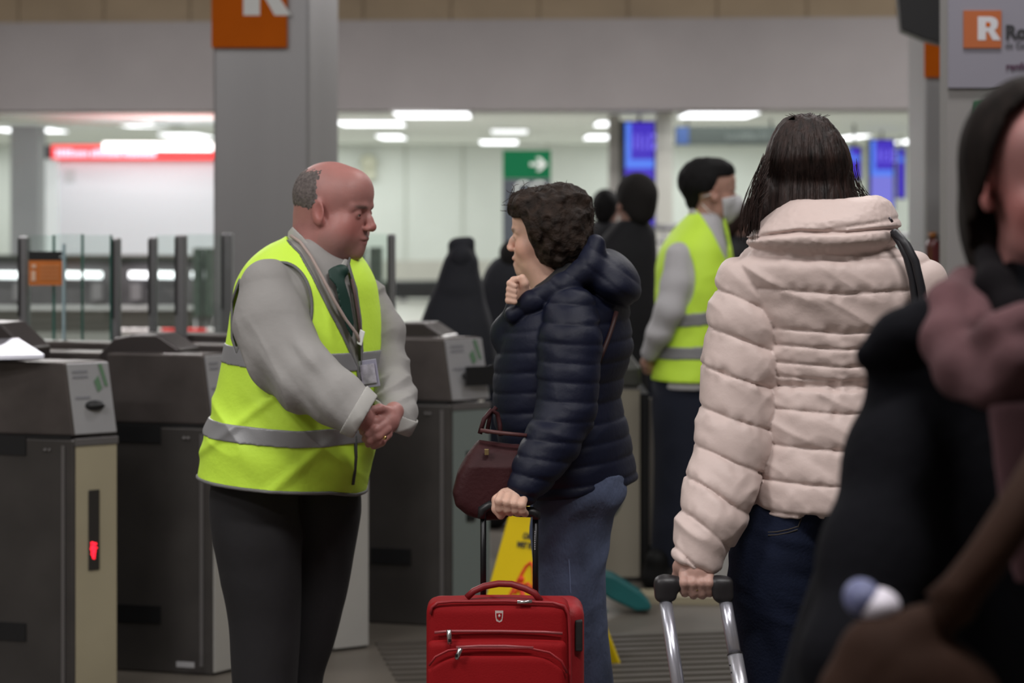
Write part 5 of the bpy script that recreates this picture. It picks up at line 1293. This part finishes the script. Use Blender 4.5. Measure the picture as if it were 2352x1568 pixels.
for (x0, x1, sp) in ((1527, 1557, 1900), (1664, 1700, 1502)):
    a, m_, e_ = lean(x0, 1370, x1, 1568, 0, 1720, 0, 0, sp if sp < 1700 else 1650, -.30)
    MB().tube([a, m_], .0125, 16).build('telescopic_tube', M_tube, tc, smooth=True)
    MB().tube([m_, e_], .0145, 16).build('telescopic_tube', mat('silver tube outer', (0.55, 0.55, 0.60), .3, .7), tc, smooth=True)
    dm = (e_ - m_) / np.linalg.norm(e_ - m_)
    MB().tube([m_ - dm * .0012, m_ + dm * .0012], .0152, 16).build('tube_collar', M_grip, tc)
    if sp < 1700:
        for k in (.02, .034, .075): MB().ball(m_ + dm * k + (-.013, -.006, 0), .002, 6, 4).build('rivet_hole', M_gdark, tc)
cz = q2(0, 1700)[2]; cc = q2(1625, 1700, -.13); cc[2] = cz / 2 + .03
sculpt('case_body', rbox(cc + (.02, .02, -.01), (.19, .12, cz / 2 - .04), .04), cc - .6, cc + .6, .01, mat('dark case', (0.02, 0.02, 0.03), .5), tc)
for x in (-.14, .18): MB().tube([(cc[0] + x - .015, cc[1] - .02, .035), (cc[0] + x + .015, cc[1] - .02, .035)], .035, 14).build('wheel', M_black, tc)

# ------------------------------------------------------------------ 4. nearest woman, right edge
N = Frame(2.7); q = N.q
base = q(2380, 0); base[2] = 0
face = math.radians(-72)
hd = head_sdf(q(2392, 415, 0), face, math.radians(-3), 0, .93, female=True)
rows = [(600, 2300, 2460), (640, 2215, 2560), (670, 2140, 2640), (700, 2092, 2700), (740, 2055, 2740), (780, 2030, 2770), (815, 2020, 2785), (850, 2016, 2785), (900, 2008, 2780), (960, 1984, 2790), (1040, 1950, 2800), (1130, 1920, 2830), (1250, 1888, 2860), (1330, 1860, 2870), (1400, 1834, 2890), (1568, 1790, 2920), (1900, 1760, 2960), (2400, 1740, 2980)]
coat = N.loft(rows, face, 1.7, 2.2, rnd=.02)
def nhand(x, y, d, s_):
    return union(.01, N.tube([(x, y, d, 58), (x, y + 90, d - .02, 62)]), *[(.003, N.tube([(x - 45 + i * 30, y + 110, d - .02, 18), (x - 48 + i * 31, y + 180 + 12 * (i in (1, 2)), d - .03, 17), (x - 44 + i * 29, y + 225 + 12 * (i in (1, 2)), d - .01, 15)], .004)) for i in range(4)], (.01, N.tube([(x + s_ * 40, y + 30, d, 24), (x + s_ * 75, y + 90, d - .03, 19), (x + s_ * 78, y + 140, d - .04, 16)])))
body = union(.02, hd, nhand(2130, 1760, -.31, 1), nhand(2730, 1640, -.20, -1), N.tube([(2395, 520, .02, 100), (2400, 640, .03, 105)]), offset(coat, -.05), N.tube([(2150, 2300, 0, 90), (2140, 3440, 0, 70)]), N.tube([(2600, 2300, 0, 90), (2610, 3440, 0, 70)]))
P4 = sculpt('person', body, *bb(N, 1700, 180, 3000, 3500, -.35, .35), .006, M_skin, None, base, skin_tint([hd], (0.34, 0.155, 0.145), .6))
tag(P4, 'nearest woman, out of focus at the right edge, in black coat and dusty pink scarf', 'person')
add_eyes(hd, P4, M_eye)
M_dhair = mat('dark tied hair', (0.010, 0.007, 0.006), .8, var=.5, vscale=60, stretch=(1, 1, .2), spec=.1)
hcut = N.poly([(2352, 215), (2295, 270), (2266, 350), (2256, 430), (2250, 500), (2240, 515), (2248, 575), (2300, 640), (2600, 700), (2700, 225)], -.6, .03)
hh = sub(disp(union(.03, offset(ell(hd.wld((0, -.014, .03)), np.array((.078, .10, .088)) * .93, hd.R), .016), N.ell(2258, 470, .05, 40, 90, .06), N.ell(2246, 560, .06, 30, 80, .05)), lambda p: .003 * noise(p, (40, 40, 12), 121)), hcut, .01)
sculpt('hair', hh, *bb(N, 2160, 170, 2640, 700, -.2, .25), .004, M_dhair, P4)
M_coat = mat('black wool coat', (0.005, 0.005, 0.007), .95, bump=.2, bscale=60, spec=.1)
cp = union(.012, coat, N.tube([(2120, 740, -.08, 58), (2060, 770, -.10, 50), (1986, 816, -.10, 26)], .02), N.tube([(2020, 830, -.09, 38), (2060, 905, -.07, 52), (2090, 980, -.05, 60)], .02))
arm = N.tube([(2120, 840, -.04, 90), (2062, 1050, -.10, 104), (2010, 1300, -.16, 110), (1960, 1520, -.22, 105), (2100, 1700, -.28, 80)], .05)
arm2 = N.tube([(2660, 800, .02, 95), (2745, 1050, .0, 100), (2770, 1300, -.06, 95), (2740, 1560, -.16, 80)], .05)
sculpt('coat', disp(union(.02, cp, arm, arm2), cloth_wrinkle(N, .006, 4, 7, 122, .3)), *bb(N, 1650, 580, 3050, 2410, -.5, .4), .008, M_coat, P4)
sculpt('coat_collar', union(.02, N.tube([(2268, 590, -.02, 30), (2285, 660, -.08, 42), (2330, 720, -.12, 40), (2400, 740, -.13, 40)], .02)), *bb(N, 2200, 540, 2560, 800, -.2, .2), .005, mat('black collar', (0.005, 0.004, 0.005), .95, spec=.1), P4)
M_scarf = mat('dusty pink scarf', (0.085, 0.036, 0.041), .95, bump=.25, bscale=50, var=.2, vscale=9)
sw = cloth_wrinkle(N, .006, 9, 14, 131, .5)
scf = union(.012,
    N.tube([(2215, 650, -.02, 38), (2178, 700, -.08, 48), (2172, 780, -.13, 48), (2205, 850, -.17, 52), (2290, 885, -.2, 56), (2400, 880, -.2, 56)], .02),
    N.tube([(2238, 800, -.17, 30), (2300, 770, -.2, 38), (2360, 745, -.2, 42), (2440, 730, -.2, 42)], .02),
    N.tube([(2260, 840, -.19, 36), (2330, 830, -.22, 42), (2430, 820, -.22, 44)], .02),
    N.tube([(2235, 690, -.08, 30), (2262, 740, -.12, 30)], .02))
so_ = sculpt('scarf', disp(scf, sw), *bb(N, 2000, 560, 2560, 1010, -.40, .15), .004, M_scarf, P4)
tail = N.loft([(890, 2180, 2340), (960, 2190, 2345), (1040, 2200, 2335), (1120, 2212, 2318), (1200, 2226, 2300), (1262, 2240, 2272)], math.radians(-90), 2.6, 2.2, d=-.22)
sculpt('scarf_end', disp(tail, cloth_wrinkle(N, .005, 16, 4, 132)), *bb(N, 2030, 850, 2400, 1310, -.36, -.08), .005, mat('dusty pink scarf end', (0.085, 0.038, 0.045), .95, var=.2, vscale=9), so_)
for x in (2140, 2610): shoe(N, x, 3500, -.05, math.cos(face), math.sin(face), M_shoe, P4, .25)
# brown bag
bg = thing('shoulder_bag', tuple(q(2100, 1700, -.32)), 'brown leather bag on a broad strap in the bottom right corner', 'bag')
M_br = mat('brown leather', (0.026, 0.0115, 0.007), .8, spec=.12, bump=.15, bscale=30, var=.25, vscale=5)
bb_ = union(.015, N.ell(2105, 1640, -.50, 172, 158, .06), N.tube([(1958, 1590, -.50, 72), (2005, 1500, -.50, 66), (2100, 1460, -.50, 46), (2200, 1395, -.50, 42), (2262, 1305, -.50, 38)], .015))
sculpt('bag_body', disp(bb_, cloth_wrinkle(N, .006, 8, 9, 141, .5)), *bb(Frame(2.2), 1760, 1180, 2480, 1900, -.18, .14), .005, M_br, bg)
MB().tube([q(x, y, d) for x, y, d in [(2160, 1400, -.50), (2210, 1355, -.50), (2265, 1285, -.50), (2320, 1200, -.49), (2380, 1100, -.46), (2460, 960, -.38), (2540, 800, -.24), (2590, 690, -.10), (2590, 655, .02), (2560, 740, .16), (2440, 1000, .24), (2330, 1300, .24)]], [.022] * 12, 12).build('strap', M_br, bg, smooth=True)
pb = thing('bundle', tuple(q(1995, 1400, -.36)), 'small blue and white rounded bundle on top of the brown bag', 'bundle')
sculpt('white_part', N.ell(2014, 1388, -.475, 44, 32, .03), *bb(Frame(2.2), 1900, 1300, 2120, 1470, -.14, .06), .004, mat('bundle white', (0.62, 0.58, 0.66), .6), pb)
sculpt('blue_part', N.ell(1980, 1372, -.47, 36, 36, .03), *bb(Frame(2.2), 1890, 1290, 2070, 1450, -.14, .10), .004, mat('bundle blue', (0.10, 0.11, 0.22), .6), pb)

# ------------------------------------------------------------------ 5. masked attendant
A_ = Frame(9.29); q = A_.q
base = q(1580, 0); base[2] = 0
face = math.radians(8)
hd = head_sdf(q(1633, 440, 0), face, math.radians(-4), 0, 1.06)
rows = [(485, 1592, 1650), (500, 1575, 1660), (525, 1552, 1668), (560, 1526, 1676), (600, 1512, 1680), (660, 1508, 1682), (740, 1510, 1672), (800, 1505, 1665), (850, 1501, 1662), (900, 1498, 1660)]
torso = A_.loft(rows, face, 1.3)
lg = [(860, 1500, 1658), (920, 1498, 1656), (1000, 1502, 1650), (1100, 1502, 1636), (1200, 1498, 1620), (1330, 1496, 1590)]
arm = [(1562, 590, -.13, 34), (1556, 650, -.15, 37), (1540, 710, -.17, 34), (1515, 765, -.14, 29), (1493, 810, -.08, 20)]
body = union(.02, hd, (.02, A_.tube([(1622, 470, 0, 30), (1622, 520, 0, 32)])), offset(torso, -.03), offset(A_.loft(lg, face, 1.1), -.03), A_.tube([(a, b, c, r * .5) for a, b, c, r in arm]),
             A_.tube([(1493, 812, -.06, 12), (1486, 832, -.03, 13), (1492, 846, .0, 9)]), *[A_.tube([(1482 + i * 4, 838, -.03, 4.5), (1482 + i * 5, 852, -.01, 4)]) for i in range(4)], A_.tube([(1494, 822, -.03, 5), (1503, 836, -.02, 4)]))
P5 = sculpt('person', body, *bb(A_, 1440, 340, 1740, 1350, -.3, .3), .0055, M_skin, None, base, skin_tint([hd], (0.45, 0.26, 0.20), .25))
tag(P5, 'young attendant with black hair, white face mask and yellow vest, behind the pink coat', 'person')
add_eyes(hd, P5, M_eye)
hcut = A_.poly([(1645, 405), (1720, 395), (1720, 560), (1600, 560), (1600, 478), (1603, 445), (1634, 440)])
hh = sub(offset(ell(hd.wld((0, -.02, .038)), np.array((.083, .107, .088)) * 1.06, hd.R), .008), hcut, .004)
hh = union(.02, hh, A_.ell(1652, 388, 0, 34, 22, .07), A_.ell(1590, 455, 0, 16, 30, .055))
sculpt('hair', disp(hh, lambda p: .003 * noise(p, (60, 60, 30), 151)), *bb(A_, 1540, 330, 1720, 500, -.2, .2), .005, mat('black hair', (0.006, 0.0055, 0.006), .75, spec=.2), P5)
msk = inter(offset(union(.03, hd, ell(hd.wld((0, .085, -.05)), np.array((.035, .032, .036)) * 1.06)), .006), lambda p: (lambda l: np.maximum(np.maximum(.035 - l[:, 1] - .25 * (l[:, 2] + .05), l[:, 2] + .012 - .25 * (l[:, 1] - .08)), -.125 - l[:, 2]) * 1.0)(hd.loc(p)))
sculpt('face_mask', msk, *bb(A_, 1600, 400, 1730, 540, -.2, .2), .004, mat('mask white', (0.60, 0.60, 0.62), .8), P5)
for y0, y1 in ((447, 443), (470, 500)): MB().tube([q(1612, 452 if y0 < 460 else 468, -.075), q(1630, (y0 + y1) / 2 + 2, -.085), q(1652, y0 if y0 < 460 else y1 - 6, -.06)], .002, 5).build('mask_loop', M_white, P5, smooth=True)
M_wsh = mat('white shirt', (0.50, 0.49, 0.51), .85, bump=.1, bscale=40)
sh = union(.012, offset(A_.loft(rows, face, 1.3), -.01), A_.tube(arm, .02))
sh = inter(sh, lambda p: (A_.v(p) - (888 + .0 * A_.u(p))) * A_.k)
so_ = sculpt('shirt', disp(sh, cloth_wrinkle(A_, .003, 10, 14, 161)), *bb(A_, 1460, 480, 1740, 900, -.3, .3), .006, M_wsh, P5)
sculpt('collar', inter(shell(A_.tube([(1620, 460, 0, 38), (1628, 560, 0, 44)]), 0, .004), A_.poly([(1578, 490), (1588, 478), (1612, 496), (1640, 530), (1652, 548), (1640, 556), (1618, 530)])), *bb(A_, 1560, 460, 1700, 580, -.2, .2), .004, mat('collar white', (0.62, 0.62, 0.62), .8), so_)
vt = disp(offset(torso, .004), cloth_wrinkle(A_, .005, 6, 12, 162))
vcut = A_.ell(1556, 640, -.2, 40, 78, .15)
vn = A_.poly([(1590, 470), (1604, 490), (1628, 530), (1650, 575), (1664, 600), (1668, 560), (1660, 520), (1660, 470)], -.4, .12)
vst = lambda x: sub(sub(inter(x, lambda p: (A_.v(p) - 871) * A_.k), vcut, .004), vn)
vo = sculpt('safety_vest', vst(vt), *bb(A_, 1460, 470, 1740, 890, -.3, .3), .005, M_vest, P5)
for y0, y1, s_ in ((712, 742, -.10), (789, 818, -.04)):
    sculpt('reflective_stripe', inter(vst(inter(offset(vt, .004), lambda p: -val(vt(p), p) - .003)), (lambda y0, y1, s_: lambda p: (lambda v: np.maximum(v - y1, y0 - v) * A_.k)(A_.v(p) - s_ * (A_.u(p) - 1600)))(y0, y1, s_)), *bb(A_, 1460, 690, 1740, 840, -.3, .3), .0045, M_refl, vo)
sculpt('trousers', disp(A_.loft(lg, face, 1.1), cloth_wrinkle(A_, .005, 6, 6, 163)), *bb(A_, 1460, 880, 1700, 1346, -.25, .25), .008, M_navyt, P5)
MB().box(tuple(q(1498, 897, -.2)), tuple(q(1655, 884, .18))).build('belt', M_gdark, P5) if False else None
MB().ball(q(1581, 880, -.15), (.012, .02, .016)).build('belt_pouch', M_gdark, P5, smooth=True)
for d in (-.08, .08): shoe(A_, 1530, 1340, d, math.cos(face), math.sin(face), M_shoe, P5)

# ------------------------------------------------------------------ dark figures behind
M_blk = mat('black winter coat', (0.008, 0.008, 0.011), .85, bump=.15, bscale=30)
M_blk2 = mat('dark navy hooded coat', (0.010, 0.011, 0.018), .8, bump=.15, bscale=30)
M_knit = mat('black knit hat', (0.010, 0.008, 0.008), .95)
def figure(D, xc, rows, face, headp, label, hair, coatm, hs=1.0, legw=26, hood=None):
    fr = Frame(D); base = fr.q(xc, 0); base[2] = 0; yf = HY + CZ / fr.k
    hd = head_sdf(fr.q(*headp, 0), face, 0, 0, hs)
    ct = fr.loft(rows, face, 1.35, 2.1, rnd=.02)
    zt = rows[-1][0]
    legs = union(.01, *[fr.tube([(xc + s_ * legw, zt - 40, s_ * .05, legw * 1.15), (xc + s_ * legw, yf - 40, s_ * .05, legw * .8)]) for s_ in (-1, 1)])
    nk = fr.tube([(headp[0], headp[1] + 20, 0, .05 / fr.k), (xc, rows[0][0] + 30, 0, .055 / fr.k)])
    x0, x1 = min(r[1] for r in rows) - 30, max(r[2] for r in rows) + 30
    B = bb(fr, x0, headp[1] - .2 / fr.k, x1, yf, -.35, .35)
    p = sculpt('person', union(.02, hd, nk, offset(ct, -.03), offset(legs, -.01)), *B, .009, M_skin, None, base, skin_tint([hd], (0.35, 0.2, 0.16), .2))
    tag(p, label, 'person')
    h_ = union(.02, offset(ell(hd.wld((0, -.02, .03)), np.array((.086, .108, .10)) * hs, hd.R), .006), ell(hd.wld((0, -.055, -.03)), np.array((.075, .06, .08)) * hs, hd.R))
    sculpt(('hair' if hair is not M_knit else 'knit_hat') if hood is None else 'hood_lining', h_, *B, .008, hair if hood is None else coatm, p)
    sculpt('coat', ct if hood is None else union(.02, ct, hood(fr)), *B, .010, coatm, p)
    sculpt('trousers', legs, *B, .012, M_navyt, p)
    for s_ in (-1, 1): shoe(fr, xc + s_ * legw, yf, s_ * .05, math.cos(face), math.sin(face), M_shoe, p, .26)
    return p
figure(10.6, 1445, [(505, 1420, 1490), (530, 1395, 1504), (560, 1372, 1508), (640, 1362, 1508), (720, 1370, 1506), (800, 1385, 1495), (900, 1388, 1490)], math.radians(120), (1458, 462), 'person in a black coat and hat behind the short-haired woman, before the blue display', M_knit, M_blk, 1.0)
figure(13.0, 1392, [(505, 1370, 1412), (525, 1340, 1425), (560, 1318, 1432), (700, 1312, 1434), (850, 1315, 1430)], math.radians(60), (1394, 478), 'small distant person in black just left of the black hat', mat('black hair', (0.01, 0.009, 0.01), .5), M_blk, .82, 20)
figure(10.2, 1045, [(590, 1024, 1096), (620, 1012, 1100), (650, 1002, 1108), (690, 985, 1116), (740, 966, 1130), (800, 950, 1140), (900, 945, 1145)], math.radians(75), (1062, 600), 'person in a dark hooded coat, seen from behind between the two talking people', M_knit, M_blk2, .6,
       26, lambda fr: union(.02, fr.tube([(1058, 574, 0, 28), (1058, 610, 0, 36), (1056, 660, 0, 48)]), fr.tube([(1078, 556, 0, 10), (1080, 600, 0, 14)], .005), fr.tube([(1044, 562, 0, 14), (1078, 556, 0, 11)], .005)))
figure(11.0, 1165, [(590, 1140, 1200), (610, 1122, 1210), (640, 1108, 1220), (700, 1100, 1225), (770, 1095, 1230), (900, 1098, 1226)], math.radians(80), (1175, 590), 'person in a dark coat partly hidden by the face of the short-haired woman', M_knit, M_blk2, .6)
figure(11.6, 1730, [(540, 1668, 1760), (570, 1655, 1800), (640, 1650, 1815), (800, 1650, 1815), (950, 1655, 1805)], math.radians(20), (1690, 508), 'dark-haired person glimpsed between the mask and the pink collar', mat('brown hair far', (0.03, 0.014, 0.01), .6), M_blk, .9)
# red extinguisher by the right column
t = thing('fire_extinguisher', tuple(P(2143, 640, 10.3)), 'dark red fire extinguisher hanging in front of the right steel column', 'fire extinguisher')
X = Frame(10.3)
sculpt('bottle', X.tube([(2143, 565, 0, 18), (2143, 640, 0, 18)]), *bb(X, 2110, 530, 2180, 690, -.1, .1), .004, mat('dark red enamel', (0.09, 0.008, 0.010), .12, coat=.8), t)
MB().tube([X.q(2143, 640, .0) + (0, 0, -.02), (*X.q(2143, 640, .0)[:2], 0)], .012, 8).build('stand_pole', M_steel, t, smooth=True)
MB().tube([X.q(2143, 548, 0), X.q(2143, 533, 0)], .02, 10).build('valve', mat('brass', (0.25, 0.10, 0.03), .3, .8), t, smooth=True)
MB().tube([X.q(2143, 536, 0), X.q(2158, 545, -.02), X.q(2163, 590, -.02), X.q(2160, 630, -.02)], .006, 6).build('hose', M_black, t, smooth=True)
MB().box(tuple(X.q(2135, 615, .03)), tuple(X.q(2151, 575, .03) + (0, .69, 0))).build('wall_bracket', M_steel, t)
